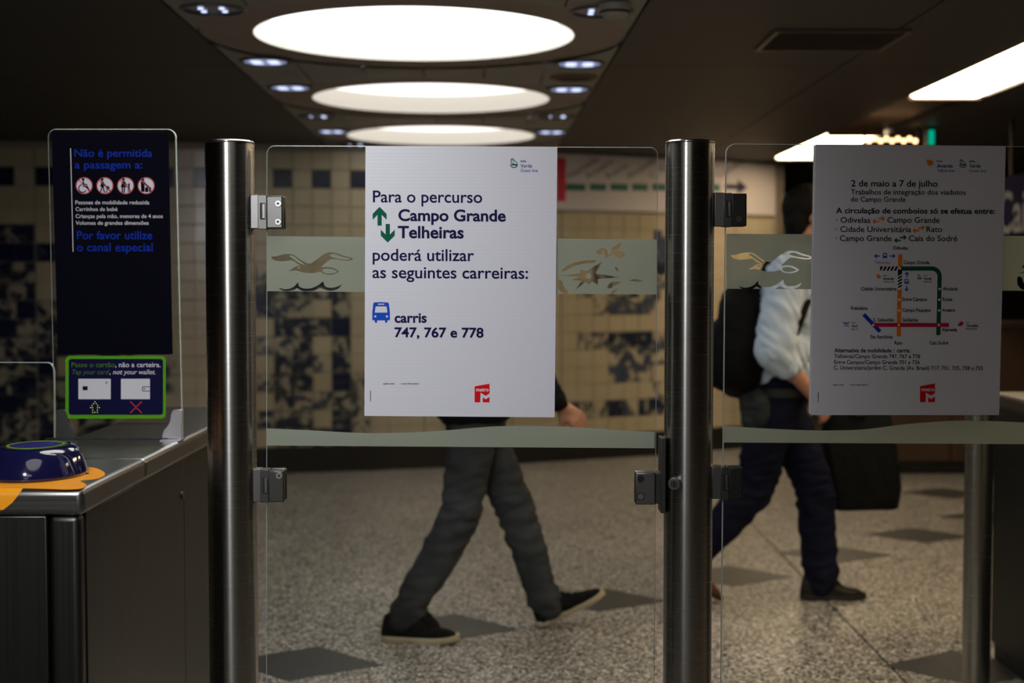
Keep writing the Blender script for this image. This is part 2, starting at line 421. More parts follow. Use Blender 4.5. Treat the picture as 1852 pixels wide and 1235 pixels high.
# arc length table, zero at the column seen at px 514
s_tab = []; x = -3.9; s = 0
while x < XEND:
    s_tab.append((s, x)); s += math.hypot(.01, wy(x+.01)-wy(x)); x += .01
x0 = min(s_tab, key=lambda t: abs(CX+FPX*t[1]/wy(t[1])-514))[0]
def col_place(c):
    st = x0+c*TW
    k = min(s_tab, key=lambda t: abs(t[0]-st))
    if abs(k[0]-st) > .02: return None
    xx = k[1]; ang = math.atan2(wy(xx+.01)-wy(xx-.01), .02)
    return xx, wy(xx), ang
def cls(c, r):
    if r == 14: return '#' if c % 2 == 0 and c < 12 else '.'
    if -1 <= c <= 3:
        if c == 3 and r == 9: return '.'
        if c == 2 and r in (7, 5, 3, 1): return '.'
        if c == -1 and r in (6, 4, 2, 0): return '.'
        if r == 8: return 'x'
        if r < 8: return ['o', 'x', 'x', 'o', 'x', 'x', 'x'][(c*3+r*2) % 7] if c != 3 else ('x' if r % 3 else '#')
        if r == 9: return 'o' if c == -1 else '.'
        return '.'
    if c == 4 and r <= 5: return 'o' if r < 4 else '.'
    if c == 14 and r == 5: return 'g'
    if c == 17 and r in (8, 5): return 'o'
    if 18 <= c <= 21:
        if r in (9, 8, 7): return 'x' if r == 8 and c in (19, 20) else 'p'
        if r in (5,): return 'p' if c == 18 else 'x'
        if r in (4, 3): return 'p' if c > 18 else '.'
        if r == 1: return 'x' if c % 2 else 'p'
        return '.'
    if c in (16, 17) and r == 1: return 'o'
    if c in (22, 23, 24):
        return 'p' if r in (11, 10, 8, 7, 5, 4, 2) else ('x' if r in (9, 1) else '.')
    if -6 <= c <= -5: return 'o' if (r in (3, 4) and c == -6) else '.'
    if c <= -7:
        k = -c
        if r == 11 and k in (13, 14): return 'x'
        if r == 10 and k in (12, 13, 14): return '#'
        if r <= 9 and k >= 12 + max(0, r-6)//2: return '#' if (c*5+r*3) % 4 == 0 else 'x'
        if r <= 6 and k >= 8 and (c*7+r*5) % 3: return 'x'
        return '.'
    return '.'
meshes = {}
def tile_mesh(kind):
    if kind not in meshes:
        w, h, d, b = TW/2-.0022, TH/2-.0022, .008, .0025
        vs = [(-w, 0, -h), (w, 0, -h), (w, 0, h), (-w, 0, h), (-w, -d+b, -h), (w, -d+b, -h), (w, -d+b, h), (-w, -d+b, h),
              (-w+b, -d, -h+b), (w-b, -d, -h+b), (w-b, -d, h-b), (-w+b, -d, h-b)]
        fs = [(8, 9, 10, 11)]+[(i, (i+1) % 4, 4+(i+1) % 4, 4+i) for i in range(4)]+[(4+i, 4+(i+1) % 4, 8+(i+1) % 4, 8+i) for i in range(4)]
        me = bpy.data.meshes.new('tile'); me.from_pydata(vs, [], fs); me.materials.append(TM[kind]); meshes[kind] = (me, vs, fs)
    return meshes[kind]
SINGLE = {(c, r) for c in range(-5, 5) for r in range(16)}
SINGLE |= {(c, r) for c in range(14, 22) for r in range(13)}
SINGLE |= {(c, r) for c in range(24, 27) for r in range(12)}
rest = MB(); rest_k = list(TM)
for c in range(-16, 33):
    pc = col_place(c)
    if not pc or pc[0] > XEND-.07: continue
    for r in range(16):
        z = TZ0+TH*(r+.5); k = cls(c, r)
        me, vs, fs = tile_mesh(k)
        M = Matrix.Translation((pc[0], pc[1], z))@Matrix.Rotation(pc[2]+random.uniform(-.004, .004), 4, 'Z')@Matrix.Rotation(random.uniform(-.004, .004), 4, 'X')
        if (c, r) in SINGLE:
            o = bpy.data.objects.new('tile', me); o.matrix_world = M; C.objects.link(o); o.parent = wall
        else:
            rest.add([M@Vector(v) for v in vs], fs, rest_k.index(k))
o = rest.build('tile_field', [TM[k] for k in rest_k], wall, flipfix=False); tag(o, kind='stuff')
# other walls, all round
DWALL = mat('dark_brown_wall', (.028, .023, .018), .7, var=.15, vscale=2)
tag(MB().box((-6.2, -4, 0), (-6, 16, CEIL)).build('wall_left', DWALL), kind='structure')
tag(MB().box((6.5, -4, 0), (6.7, 16, CEIL)).build('wall_right', DWALL), kind='structure')
tag(MB().box((-6.2, -4.2, 0), (6.7, -4, CEIL)).build('wall_front', mat('dim_hall_wall', (.10, .095, .08), .7)), kind='structure')
tag(MB().box((XEND-.1, 15.8, 0), (6.5, 16, CEIL)).build('wall_passage', mat('black_brown_wall', (.02, .015, .012), .8)), kind='structure')
wj = MB().box((XEND, wy(XEND)-.02, 0), (XEND+.05, wy(XEND)+.3, CEIL)).build('trim_1', mat('brown_corner_trim', (.12, .085, .055), .5)); tag(wj, kind='structure')
# ------------------------------------------------------------------ ceiling
AX = -.0237
def sx(y): return -.379+AX*(y-5.6)        # middle of the light strip
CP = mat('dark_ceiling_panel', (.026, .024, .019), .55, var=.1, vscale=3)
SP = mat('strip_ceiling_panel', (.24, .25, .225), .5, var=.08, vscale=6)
ce = MB().box((-6.2, -4.2, CEIL+.16), (6.7, 16, CEIL+.30)).build('ceiling', GAP); tag(ce, kind='structure')
SHEAR = Matrix(((1, AX, 0, -.379-AX*5.6), (0, 1, 0, 0), (0, 0, 1, 0), (0, 0, 0, 1)))
HW = .82
rings_y = [-4.2+.0, -2.23, -.27, 1.69, 3.65, 5.60, 7.55, 9.50]
rings_y = rings_y[1:]
# side panels
LX = [(1.663, 2.036)]
def side(a, b, y0, y1):
    MB().box((a+.004, y0+.004, CEIL), (b-.004, y1-.004, CEIL+.03), M=SHEAR).build('ceiling_panel', CP, ce, flipfix=False)
yy = [-4.2+1.5*k for k in range(14)]; yy[-1] = 15.9
def slope_x(a, y): return a+AX*y-.379-AX*5.6
for j in range(len(yy)-1):
    y0, y1 = yy[j], yy[j+1]
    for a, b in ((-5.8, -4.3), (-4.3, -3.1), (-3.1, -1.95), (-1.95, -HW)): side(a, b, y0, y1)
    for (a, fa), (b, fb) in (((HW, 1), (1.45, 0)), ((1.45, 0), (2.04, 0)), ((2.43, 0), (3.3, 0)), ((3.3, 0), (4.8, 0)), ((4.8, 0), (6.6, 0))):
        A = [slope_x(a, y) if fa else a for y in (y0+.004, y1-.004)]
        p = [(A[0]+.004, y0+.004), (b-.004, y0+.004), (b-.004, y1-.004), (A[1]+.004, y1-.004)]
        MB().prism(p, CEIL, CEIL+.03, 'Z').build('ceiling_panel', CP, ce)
# light strip panels, cut round by the lamps
OUT = .825
cut = []
def clip_circle(poly, c, r):
    """rectangle minus circle, as flat faces of a thin panel"""
    circ = [(c[0]+r*math.cos(2*math.pi*k/72), c[1]+r*math.sin(2*math.pi*k/72)) for k in range(72)]
    vs = [Vector(p) for p in poly+circ]
    es = [(i, (i+1) % len(poly)) for i in range(len(poly))]+[(len(poly)+i, len(poly)+(i+1) % 72) for i in range(72)]
    v2, e2, f2, *_ = delaunay_2d_cdt(vs, es, [], 0, 1e-5)
    out = []
    for f in f2:
        m = sum((v2[i] for i in f), Vector((0, 0)))/len(f)
        if inside(m, poly) and not inside(m, circ): out.append(f)
    return [tuple(p) for p in v2], out
ny = [-4.2]+[t+.98-.49*0 for t in []]
edges = [-4.2]
for ry in rings_y: edges += [ry-.98, ry]
edges += [rings_y[-1]+.98]
for j in range(len(edges)-1):
    y0, y1 = edges[j], edges[j+1]
    if y1-y0 < .05: continue
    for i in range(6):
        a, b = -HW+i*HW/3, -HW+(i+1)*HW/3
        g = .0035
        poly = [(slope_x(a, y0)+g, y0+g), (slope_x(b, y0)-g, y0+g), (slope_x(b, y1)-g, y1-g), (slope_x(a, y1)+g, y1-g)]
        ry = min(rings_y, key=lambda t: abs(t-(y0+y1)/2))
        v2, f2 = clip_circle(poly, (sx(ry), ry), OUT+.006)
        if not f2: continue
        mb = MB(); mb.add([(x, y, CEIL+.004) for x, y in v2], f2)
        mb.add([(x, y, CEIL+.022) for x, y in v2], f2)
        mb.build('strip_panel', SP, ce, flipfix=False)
# ------------------------------------------------------------------ lamps in the ceiling
RINGM = mat('taupe_ring_plaster', (.28, .235, .20), .6, var=.1, vscale=4)
WELL = mat('white_lamp_well', (.80, .79, .72), .8)
ring_lab = ['round recessed ceiling light behind the hall, far end from the gates', 'round recessed ceiling light above the hall behind the gates', 'round recessed ceiling light over the hall in front of the cabinets',
            'round recessed ceiling light just in front of the gates', 'round recessed ceiling light just beyond the gates', 'largest round recessed ceiling light in view, nearest of the three',
            'middle one of the three round recessed ceiling lights in view', 'smallest round recessed ceiling light, farthest, touching the poster top']
ring_lab = ring_lab[1:]
GLOW = {}
for k, (n, c, s) in {'hall': (0, (1, .97, .93), RING_POWER['hall']), 'gate': (0, (1, .985, .93), RING_POWER['gate']), 'near': (0, (1, .97, .93), RING_POWER['near']), 'far': (0, (1, .93, .88), RING_POWER['far'])}.items():
    GLOW[k] = emission('lamp_glow_'+k, c, s)
for i, ry in enumerate(rings_y):
    t = thing('ceiling_light', ring_lab[i], 'light', (sx(ry), ry, CEIL), 'round lights along the ceiling strip')
    r0, r1, d = .622, OUT, .105
    MB().lathe([(r0, .012), (r1, .012), (r1, .06), (r0, .06), (r0, .012)], t.location, 96).build('surround_ring', RINGM, t, smooth='auto')
    MB().lathe([(r0-.001, .010), (r0-.001, d), (r0+.004, d), (r0+.004, .010), (r0-.001, .010)], t.location, 96).build('lamp_well', WELL, t, smooth='auto')
    g = GLOW['hall' if ry < 3 else 'near' if ry < 4 else ('gate' if ry < 7 else 'far')]
    MB().lathe([(.001, d), (r0+.002, d), (r0+.002, d+.006), (.001, d+.006)], t.location, 96).build('diffuser', g, t)
SPOTG = emission('cool_led', (.62, .70, 1), 1.5)
SPOTH = emission('cool_led_soft', (.55, .62, 1), .42)
SPOTD = mat('led_reflector', (.30, .32, .42), .3, .6)
TRIMM = mat('downlight_trim', (.10, .10, .11), .4, .3)
spots = [(385, 18, 0), (480, 112, 2), (525, 159, 2), (574, 211, 1), (601, 238, 2), (642, 262, 1), (1088, 22, 0), (1048, 116, 2), (1029, 162, 2), (1007, 211, 1), (997, 239, 2)]
nm = {(0): 'left', 1: 'right'}
for i, (px, py, b) in enumerate(spots):
    p = on_z(px, py, CEIL)
    sidew = 'left' if px < 800 else 'right'
    where = ['unlit, at the photo\'s top edge', 'by the far rim of the largest round light', 'just before the middle round light', 'dim, just behind the middle round light', 'just before the farthest round light', 'tiny, right at the wall'][i if i < 6 else i-6]
    t = thing('downlight', 'cool-white downlight, %s side, %s' % (sidew, where), 'light', p, 'downlights flanking the round lights')
    MB().lathe([(.098, -.004), (.112, -.003), (.114, .003), (.098, .003), (.098, -.004)], p, 32).build('trim_ring', TRIMM, t, smooth='auto')
    MB().lathe([(.098, .004), (.05, .002), (.001, .002)], p, 32).build('reflector', SPOTD, t, smooth=True)
    for k in range(4):
        a = R(90*k+45); q = p+Vector((.052*math.cos(a), .040*math.sin(a), 0))
        rr_ = .026 if b == 2 else (.012 if b == 1 else .010)
        if b == 1 and k in (1, 2): rr_ = .004
        MB().lathe([(.001, -.003), (rr_, -.003), (rr_, .001), (.001, .001)], q, 16).build('led_lens', SPOTG, t)
    if b == 2:
        MB().lathe([(.001, -.002), (.090, -.001), (.090, .001), (.001, .001)], p, 32).build('led_lens', SPOTH, t)
p = on_z(1038, 141, CEIL)
t = thing('ceiling_speaker', 'brown round ceiling speaker between two downlights on the right', 'speaker', p)
MB().lathe([(.088, -.006), (.108, -.004), (.112, .003), (.088, .003), (.088, -.006)], p, 32).build('rim', mat('orange_brown_rim', (.16, .075, .03), .5), t, smooth='auto')
MB().lathe([(.001, -.002), (.088, -.003)], p, 32).build('grille', mat('dark_grille', (.03, .018, .01), .7, bump=.5, bscale=300), t)
p = on_z(1112, 8, CEIL)
t = thing('smoke_detector', 'small pale smoke detector beside the downlight at the upper edge', 'detector', p)
MB().lathe([(.001, -.045), (.035, -.045), (.05, -.030), (.055, 0), (.001, 0)], p, 32).build('housing', mat('dull_white_plastic', (.32, .31, .26), .5), t, smooth='auto')
MB().lathe([(.038, -.036), (.0525, -.030), (.0525, -.024), (.038, -.024)], p, 32).build('slot_band', BLACK, t)
# ceiling vent
x0, x1, y0, y1 = .985, 1.50, 5.37, 5.83
t = thing('ceiling_vent', 'dark louvred air vent in the ceiling right of the round lights', 'vent', (x0, y0, CEIL))
VF = mat('vent_frame_metal', (.15, .12, .10), .4, .2)
f = MB()
f.box((x0, y0, CEIL-.012), (x1, y0+.02, CEIL)); f.box((x0, y1-.02, CEIL-.012), (x1, y1, CEIL))
f.box((x0, y0+.02, CEIL-.012), (x0+.02, y1-.02, CEIL)); f.box((x1-.02, y0+.02, CEIL-.012), (x1, y1-.02, CEIL))
f.build('frame', VF, t)
MB().box((x0+.02, y0+.02, CEIL-.002), (x1-.02, y1-.02, CEIL-.0005)).build('backing', BLACK, t)
for k in range(10):
    y = y0+.045+k*.041
    MB().box((x0+.02, -.014, -.0015), (x1-.02, .014, .0015), M=Matrix.Translation((0, y, CEIL-.010))@Matrix.Rotation(R(24), 4, 'X')).build('slat', VF, t)
# long fluorescent lamps at the right
FL = emission('warm_tube_glow', (1, .74, .48), 14)
TR = mat('trough_metal', (.09, .055, .04), .5)
runs = [(3.4, 7.40, 'long warm white ceiling lamp crossing the upper right corner'), (9.29, 11.15, 'warm white ceiling lamp ending above the corner of the tiled wall')]
for a, b, lab in runs:
    t = thing('strip_light', lab, 'light', (2.235, a, CEIL), 'long warm lamps on the right')
    MB().prism([(2.055, CEIL+.01), (2.075, CEIL-.004), (2.395, CEIL-.004), (2.415, CEIL+.01), (2.415, CEIL+.04), (2.055, CEIL+.04)], a+.01, b-.01, 'Y').build('diffuser', FL, t)
    for y in (a, b-.01): MB().box((2.05, y, CEIL-.012), (2.42, y+.01, CEIL+.05)).build('end_cap', TR, t)
MB().box((2.043, -4.2, CEIL+.045), (2.427, 15.8, CEIL+.06)).build('lamp_trough', TR, ce)
# ------------------------------------------------------------------ station line sign on the wall
t = thing('line_sign', 'long white station line sign with green line above the tiled wall', 'sign', (1.1, wy(1.1), 1.9))
SG = mat('sign_white', (.62, .57, .57), .45)
xa, xb = -.95, 2.13; za, zb = 1.877, 2.29
mb = MB(); X = [xa+(xb-xa)*k/26 for k in range(27)]
for a, b in zip(X, X[1:]):
    q = [(a, wy(a)-.05), (b, wy(b)-.05), (b, wy(b)-.005), (a, wy(a)-.005)]
    mb.add([(u, v, za) for u, v in q]+[(u, v, zb) for u, v in q], [(0, 1, 5, 4), (0, 3, 2, 1), (4, 5, 6, 7)])
mb.build('panel', SG, t)
def wband(name, x0, x1, z0, z1, m, off=.052, n=None):
    n = n or max(1, int((x1-x0)/.08)); mb = MB()
    for k in range(n):
        a, b = x0+(x1-x0)*k/n, x0+(x1-x0)*(k+1)/n
        mb.add([(a, wy(a)-off, z0), (b, wy(b)-off, z0), (b, wy(b)-off, z1), (a, wy(a)-off, z1)], [(0, 1, 2, 3)])
    return mb.build(name, m, t)
def wx(px):       # x on the bowed wall seen at px
    return min((k[1] for k in s_tab), key=lambda v: abs(CX+FPX*v/(wy(v)-.05)-px))
def wz(py, px): return at(px, py, wy(wx(px))-.05).z
wband('red_line_bar', wx(1006), wx(1022), wz(364, 1014), wz(285, 1014), mat('sign_red', (.62, .015, .05), .5))
SGR = mat('sign_green', (0, .13, .09), .5)
for a, b in ((716, 775), (783, 858), (866, 940), (948, 1001), (1024, 1059), (1066, 1097), (1104, 1134), (1141, 1171), (1178, 1204), (1212, 1244), (1252, 1300)):
    wband('green_line_segment', wx(a), wx(b), wz(345, (a+b)/2), wz(332, (a+b)/2), SGR)
SNV = mat('sign_navy', (.012, .012, .05), .5)
zc = wz(338, 1330)
wband('arrow_shaft', wx(1310), wx(1334), zc-.02, zc+.02, SNV)
mb = MB(); a, b = wx(1332), wx(1351)
mb.add([(a, wy(a)-.053, zc+.06), (a, wy(a)-.053, zc-.06), (b, wy(b)-.053, zc)], [(0, 1, 2)]); mb.build('arrow_head', SNV, t)
SGT = mat('sign_grey_print', (.17, .16, .17), .6)
names = ['Alameda', 'Areeiro', 'Roma', 'Alvalade', 'C. Grande', 'Telheiras']
for k, (px, s_) in enumerate(zip((1030, 1064, 1100, 1138, 1178, 1298), names)):
    vs, fs = text_mesh(s_, .01, 2); a = wx(px); s0 = .085
    v3 = []
    for v in vs:
        u, w = v.x*s0, v.y*s0
        xx = a+(u*math.cos(R(40))-w*math.sin(R(40))); zz = wz(325, px)+(u*math.sin(R(40))+w*math.cos(R(40)))*.8
        v3.append((xx, wy(xx)-.0525, zz))
    MB().add(v3, fs).build('station_lettering', SGT, t, flipfix=False)
# ------------------------------------------------------------------ far right passage
t = thing('direction_sign', 'navy blue hanging direction sign with white lettering at the right edge', 'sign', (2.94, 7.5, 1.617))
NV = mat('navy_sign_face', (.010, .010, .055), .8, spec=.03)
MB().box((2.90, 6.3, 1.617), (2.98, 8.66, 1.965)).build('sign_panel', NV, t, bevel=.006)
for k in (6.6, 8.4): MB().cone((2.94, k, 1.965), (2.94, k, CEIL), .012, .012, 12).build('hanger_rod', DARKSTEEL, t)
vs, fs = text_mesh('Cais do Sodré', .012, 6); k = .235/CAP
MB().add([(2.898, 8.50-v.x*k, 1.637+v.y*k) for v in vs], fs).build('lettering', mat('sign_lettering_white', (.34, .35, .40), .7, spec=.05), t, flipfix=False)
# kiosk front with bulbs
KB = mat('kiosk_brown_panel', (.075, .04, .022), .55, var=.15, vscale=5)
t = thing('kiosk_counter', 'brown kiosk front across the passage at the far right', 'counter', (3.4, 10.0, 0))
for k in range(6):
    MB().box((2.45+k*.62, 9.9, .09), (2.45+k*.62+.612, 9.93, 1.02)).build('front_panel', KB, t, bevel=.004)
MB().box((2.47, 9.93, 0), (6.1, 10.4, .09)).build('kick_board', BLACK, t)
MB().box((2.40, 9.84, 1.02), (6.2, 10.5, 1.06)).build('worktop', mat('kiosk_top', (.06, .04, .03), .35), t, bevel=.004)
MB().box((2.45, 9.93, .09), (6.1, 10.4, 1.02)).build('body', DARKSTEEL, t)
BU = emission('bulb_glow', (1, .55, .25), 5)
brow = thing('bulb_string_bar', 'dark bar carrying small warm bulbs above the right poster', 'lamp bar', (2.3, 8.8, CEIL))
BY = 8.8; bb = at(1565, 262, BY); be = at(1662, 262, BY)
MB().box((bb.x-.05, BY-.02, bb.z-.03), (be.x+.05, BY+.02, bb.z-.008)).build('bar', BLACK, brow)
for xx in (bb.x, be.x): MB().box((xx-.006, BY+.01, bb.z-.01), (xx+.006, BY+.02, CEIL)).build('hanger', BLACK, brow)
for k in range(9):
    p = at(1572+k*10.4, 255-(k % 2)*4, BY)
    MB().ball(p, .015, n=10).build('bulb', BU, brow, smooth=True)
p = at(1684, 249, 8.8)
t = thing('green_signal_lamp', 'small glowing green lamp right of the row of warm bulbs', 'lamp', p)
MB().box((p.x-.015, 8.785, p.z-.045), (p.x+.015, 8.8, p.z+.045)).build('lens', emission('green_glow', (.0, .45, .28), .9), t)
MB().box((p.x-.03, 8.8, p.z-.05), (p.x+.03, 8.84, CEIL)).build('housing', BLACK, t)
# ceiling spotlight over the hall that lights the gates (its beam is set at the top)
t = thing('ceiling_spotlight', 'small black ceiling spotlight over the hall aimed at the gates', 'light', (SPOT_AT[0], SPOT_AT[1]-.05, CEIL))
d_ = (Vector(SPOT_TO)-Vector(SPOT_AT)).normalized(); s_ = Vector(SPOT_AT)
MB().cone((s_.x, s_.y-.08, CEIL), (s_.x, s_.y-.08, CEIL-.05), .012, .012, 16).build('stem', DARKSTEEL, t)
h_ = MB(); h_.cone(s_-d_*.16, s_-d_*.02, .05, .062, 32); h_.build('lamp_head', DARKSTEEL, t, smooth='auto')
sl_ob.parent = t; sl_ob.matrix_parent_inverse = Matrix.Translation(-t.location)
# ------------------------------------------------------------------ gate posts, hinges and glass
GY = 3.10
def post(px, label, top=255):
    c = at(px, top, GY); r = .0530
    t = thing('gate_post', label, 'post', (c.x, GY, 0), 'brushed steel gate posts')
    MB().lathe([(.001, c.z-.0), (r-.003, c.z), (r, c.z-.003), (r, .0), (.001, .0)], (c.x, GY, 0), 96).build('tube', STEEL_POST, t, smooth='auto')
    MB().lathe([(r-.002, .012), (.085, .010), (.088, .0), (r-.002, 0)], (c.x, GY, 0), 64).build('base_flange', STEEL, t, smooth='auto')
    MB().lathe([(r-.0002, c.z-.0045), (r+.0006, c.z-.0045), (r+.0006, c.z-.0065), (r-.0002, c.z-.0065)], (c.x, GY, 0), 64).build('cap_seam', BLACK, t)
    return t
post1 = post(415, 'brushed steel gate post between the left cabinet and first glass door')
post2 = post(1248, 'brushed steel gate post in the middle between the two glass doors')
def bx(mb, x0, y0, x1, y1, Y0, Y1):
    a = at(x0, y0, GY); b = at(x1, y1, GY)
    return mb.box((a.x, Y0, b.z), (b.x, Y1, a.z))
DARKH = mat('dark_hinge_steel', (.13, .13, .12), .38, .9)
def hinge(t, x0, y0, x1, y1, face, bolts, slot=True, name='hinge'):
    """steel hinge: knuckle block at the post and a clamp plate over the glass"""
    m1, m2 = x0+(x1-x0)*.28, x0+(x1-x0)*.52
    h = bx(MB(), x0, y0, m1+1, y1-1, GY-.020, GY+.012).build(name, HINGE, t, bevel=.0015)
    bx(MB(), m1, y0+1, m2+1, y1, GY-.024, GY+.012).build('knuckle', DARKH, h, bevel=.001)
    bx(MB(), m2, y0+2, x1, y1-1, GY-.026, GY-.0062).build('clamp_plate', face, h, bevel=.003)
    bx(MB(), m2, y0+2, x1, y1-1, GY+.0062, GY+.022).build('clamp_plate', face, h, bevel=.003)
    if slot:
        bx(MB(), m1+4, y0+(y1-y0)*.24, m2-2, y0+(y1-y0)*.72, GY-.0255, GY-.020).build('slot', BLACK, h)
        bx(MB(), m1+8, y0+(y1-y0)*.26, m2-1, y0+(y1-y0)*.70, GY-.0275, GY-.020).build('catch', HINGE, h, bevel=.001)
    for (bx_, by_, mm) in bolts:
        p = at(bx_, by_, GY-.026)
        MB().cone((p.x, GY-.0262, p.z), (p.x, GY-.0285, p.z), .0080, .0070, 24).build('bolt_head', mm, h, smooth='auto')
        if mm is BOLT: MB().cone((p.x, GY-.0285, p.z), (p.x, GY-.0288, p.z), .0028, .0028, 6).build('socket', BLACK, h)
    return h
hinge(post1, 452, 353, 515, 415, DARKH, [(503, 368, BOLT), (503, 401, BOLT)])
hinge(post1, 457, 846, 517, 906, DARKH, [(505, 860, BOLT)])
hinge(post2, 1290, 349, 1347, 411, DARKSTEEL, [(1336, 396, DARKH)])
hinge(post2, 1286, 841, 1340, 901, DARKSTEEL, [(1329, 889, DARKSTEEL)])
# keeper on the other side of the middle post
k = bx(MB(), 1193, 790, 1201, 924, GY-.03, GY+.03).build('keeper_strip', DARKH, post2, bevel=.001)
lp = thing('door_lock_plate', 'steel lock plate with two round holes on the first glass door', 'lock plate', at(1165, 880, GY-.01))
bx(MB(), 1148, 852, 1184, 910, GY-.022, GY-.0062).build('plate', HINGE, lp, bevel=.003)
bx(MB(), 1148, 852, 1184, 910, GY+.0062, GY+.018).build('plate', HINGE, lp, bevel=.003)
bx(MB(), 1181, 853, 1194, 909, GY-.016, GY+.014).build('tongue', DARKH, lp, bevel=.002)
p = at(1158.5, 866, GY-.022); MB().cone((p.x, GY-.0222, p.z), (p.x, GY-.0232, p.z), .0078, .0078, 24).build('hole_plug', BLACK, lp)
p = at(1158.5, 898, GY-.022)
F = Flat(GY-.022); F.ring(1158.5, 898, 5.5, 7, n=32); F.build('ring_mark', BLACK, lp, .0006)
MB().cone((p.x, GY-.0222, p.z), (p.x, GY-.0230, p.z), .0066, .0066, 24).build('screw_head', BOLT, lp)
p = at(1219, 874, GY-.053)
kb = MB().cone((p.x+.008, GY-.030, p.z), (p.x-.001, GY-.062, p.z), .0145, .0135, 32).build('lock_knob', HINGE, post2, bevel=.002)
MB().lathe([(.0, 0)]*1+[(.010, 0)], (0, 0, 0), 8) if False else None
MB().cone((p.x-.001, GY-.062, p.z), (p.x-.0013, GY-.0645, p.z), .009, .0085, 24).build('lock_core', DARKH, kb)
MB().box((p.x-.0028, GY-.0655, p.z-.006), (p.x+.0002, GY-.0640, p.z+.006)).build('keyhole', BLACK, kb)
# glass doors
def inset(o, d):
    n = len(o); out = []
    ar = sum(o[i-1][0]*o[i][1]-o[i][0]*o[i-1][1] for i in range(n))
    for i in range(n):
        a, b, c = o[i-1], o[i], o[(i+1) % n]
        def nr(p, q):
            l = math.hypot(q[0]-p[0], q[1]-p[1]) or 1; s = 1 if ar > 0 else -1
            return (-(q[1]-p[1])/l*s, (q[0]-p[0])/l*s)
        n1, n2 = nr(a, b), nr(b, c); m = (n1[0]+n2[0], n1[1]+n2[1]); l = math.hypot(*m) or 1
        k = d/max(.5, (m[0]*n1[0]+m[1]*n1[1])/l)
        out.append((b[0]+m[0]/l*k, b[1]+m[1]/l*k))
    return out
def pane(t, outline, name='glass_pane', Y=GY, th=.010):
    n = len(outline); c = .0014
    f0 = [at(u, v, Y-th/2) for u, v in inset(outline, 1.3)]
    f = [at(u, v, Y-th/2) for u, v in outline]
    for p in f: p.y += c
    b = [Vector((p.x, Y+th/2, p.z)) for p in f]
    mb = MB(); mb.add(f0+b, [tuple(range(n)), tuple(range(2*n-1, n-1, -1))], 0)
    mb.add(f0+f, [(k, n+k, n+(k+1) % n, (k+1) % n) for k in range(n)], 1)
    mb.add(f+b, [(k, n+k, n+(k+1) % n, (k+1) % n) for k in range(n)], 1)
    return mb.build(name, [GLASS, EDGE], t)
d1 = thing('glass_gate_door', 'clear glass door between the two steel posts with the bus poster', 'gate door', at(835, 1400, GY))
o1 = [(497, 263), (1176, 266)]+[(1190-14+14*math.sin(R(a)), 280-14*math.cos(R(a))) for a in (15, 30, 45, 60, 75)]+[(1190, 282), (1181, 1690), (481, 1690), (482, 279)]+[(482+15-15*math.cos(R(a)), 278-15*math.sin(R(a))) for a in (15, 30, 45, 60, 75)]
pane(d1, o1)
d2 = thing('glass_gate_door', 'clear glass door right of the middle post with the line map poster', 'gate door', at(1660, 1400, GY))
o2 = [(1329, 259.5), (2012, 266)]+[(2012+15*math.sin(R(a)), 281-15*math.cos(R(a))) for a in (30, 60)]+[(2027, 282), (2012, 1690), (1299, 1690), (1313, 276)]+[(1313+16-16*math.cos(R(a)), 276-16*math.sin(R(a))) for a in (15, 30, 45, 60, 75)]
pane(d2, o2)
# frosted bands with clear cut-outs
def zz(pts, k=3.858, ox=440, oy=240, dx=0, dy=0): return [(ox+x/k+dx, oy+y/k+dy) for x, y in pts]
BIRD = [(195,866),(235,861),(275,850),(320,845),(358,856),(400,886),(440,908),(468,912),(500,892),(535,866),(565,846),(600,835),(650,838),(700,857),(740,868),(765,877),(752,890),(715,893),(650,884),(612,882),(588,898),(560,922),(548,938),(580,936),(620,940),(655,955),(668,970),(640,985),(600,992),(560,985),(535,968),(500,978),(440,978),(402,970),(360,960),(318,966),(345,948),(365,934),(388,927),(405,930),(375,913),(345,890),(310,893),(260,897),(215,888)]
BI = [[(318,858),(345,858),(385,887),(432,921),(400,913),(368,895),(338,872)], [(600,858),(632,846),(690,866),(745,879),(720,886),(650,876)], [(552,956),(580,948),(615,951),(652,969),(625,980),(588,982),(562,974)]]
WAVES = [[(248,1082),(290,1092),(330,1085),(360,1068),(382,1045),(388,1070),(415,1084),(450,1088),(485,1081),(525,1062),(558,1038),(565,1064),(590,1080),(630,1080),(665,1070),(690,1058),(662,1088),(620,1102),(585,1099),(555,1090),(535,1082),(500,1100),(468,1104),(410,1103),(375,1084),(352,1098),(315,1104),(275,1101)]]
STAR = []
for a, r in ((180, 212), (157, 62), (135, 80), (112, 45), (52, 160), (28, 58), (5, 70), (20, 60), (-3, 218), (-20, 70), (-48, 100), (-60, 55), (-88, 75), (-110, 50), (-128, 158), (-140, 60), (-165, 128), (-176, 55)):
    STAR.append((325+r*math.cos(R(a)), 1000-r*math.sin(R(a))*.82))
ROSE = [STAR, [(140,965),(160,940),(210,912),(290,892),(375,888),(360,908),(300,912),(225,930),(175,958)],
        [(375,835),(395,812),(430,805),(460,825),(462,855),(500,830),(545,825),(578,840),(570,865),(540,875),(510,862),(500,848),(470,862),(445,872),(440,850),(435,826),(415,825),(425,842),(400,850)],
        [(484,832),(490,800),(520,785),(553,763),(540,800),(515,820)],
        [(112,1028),(140,1035),(152,1070),(188,1115),(150,1120),(112,1085)],
        [(455,1085),(470,1055),(505,1040),(552,1040),(530,1062),(500,1070),(490,1082)], [(485,1118),(505,1095),(528,1088),(515,1110),(495,1121)], [(512,935),(535,955),(542,972),(520,962)],
        [(610,1032),(650,1022),(700,1030),(690,1040),(650,1037)]]
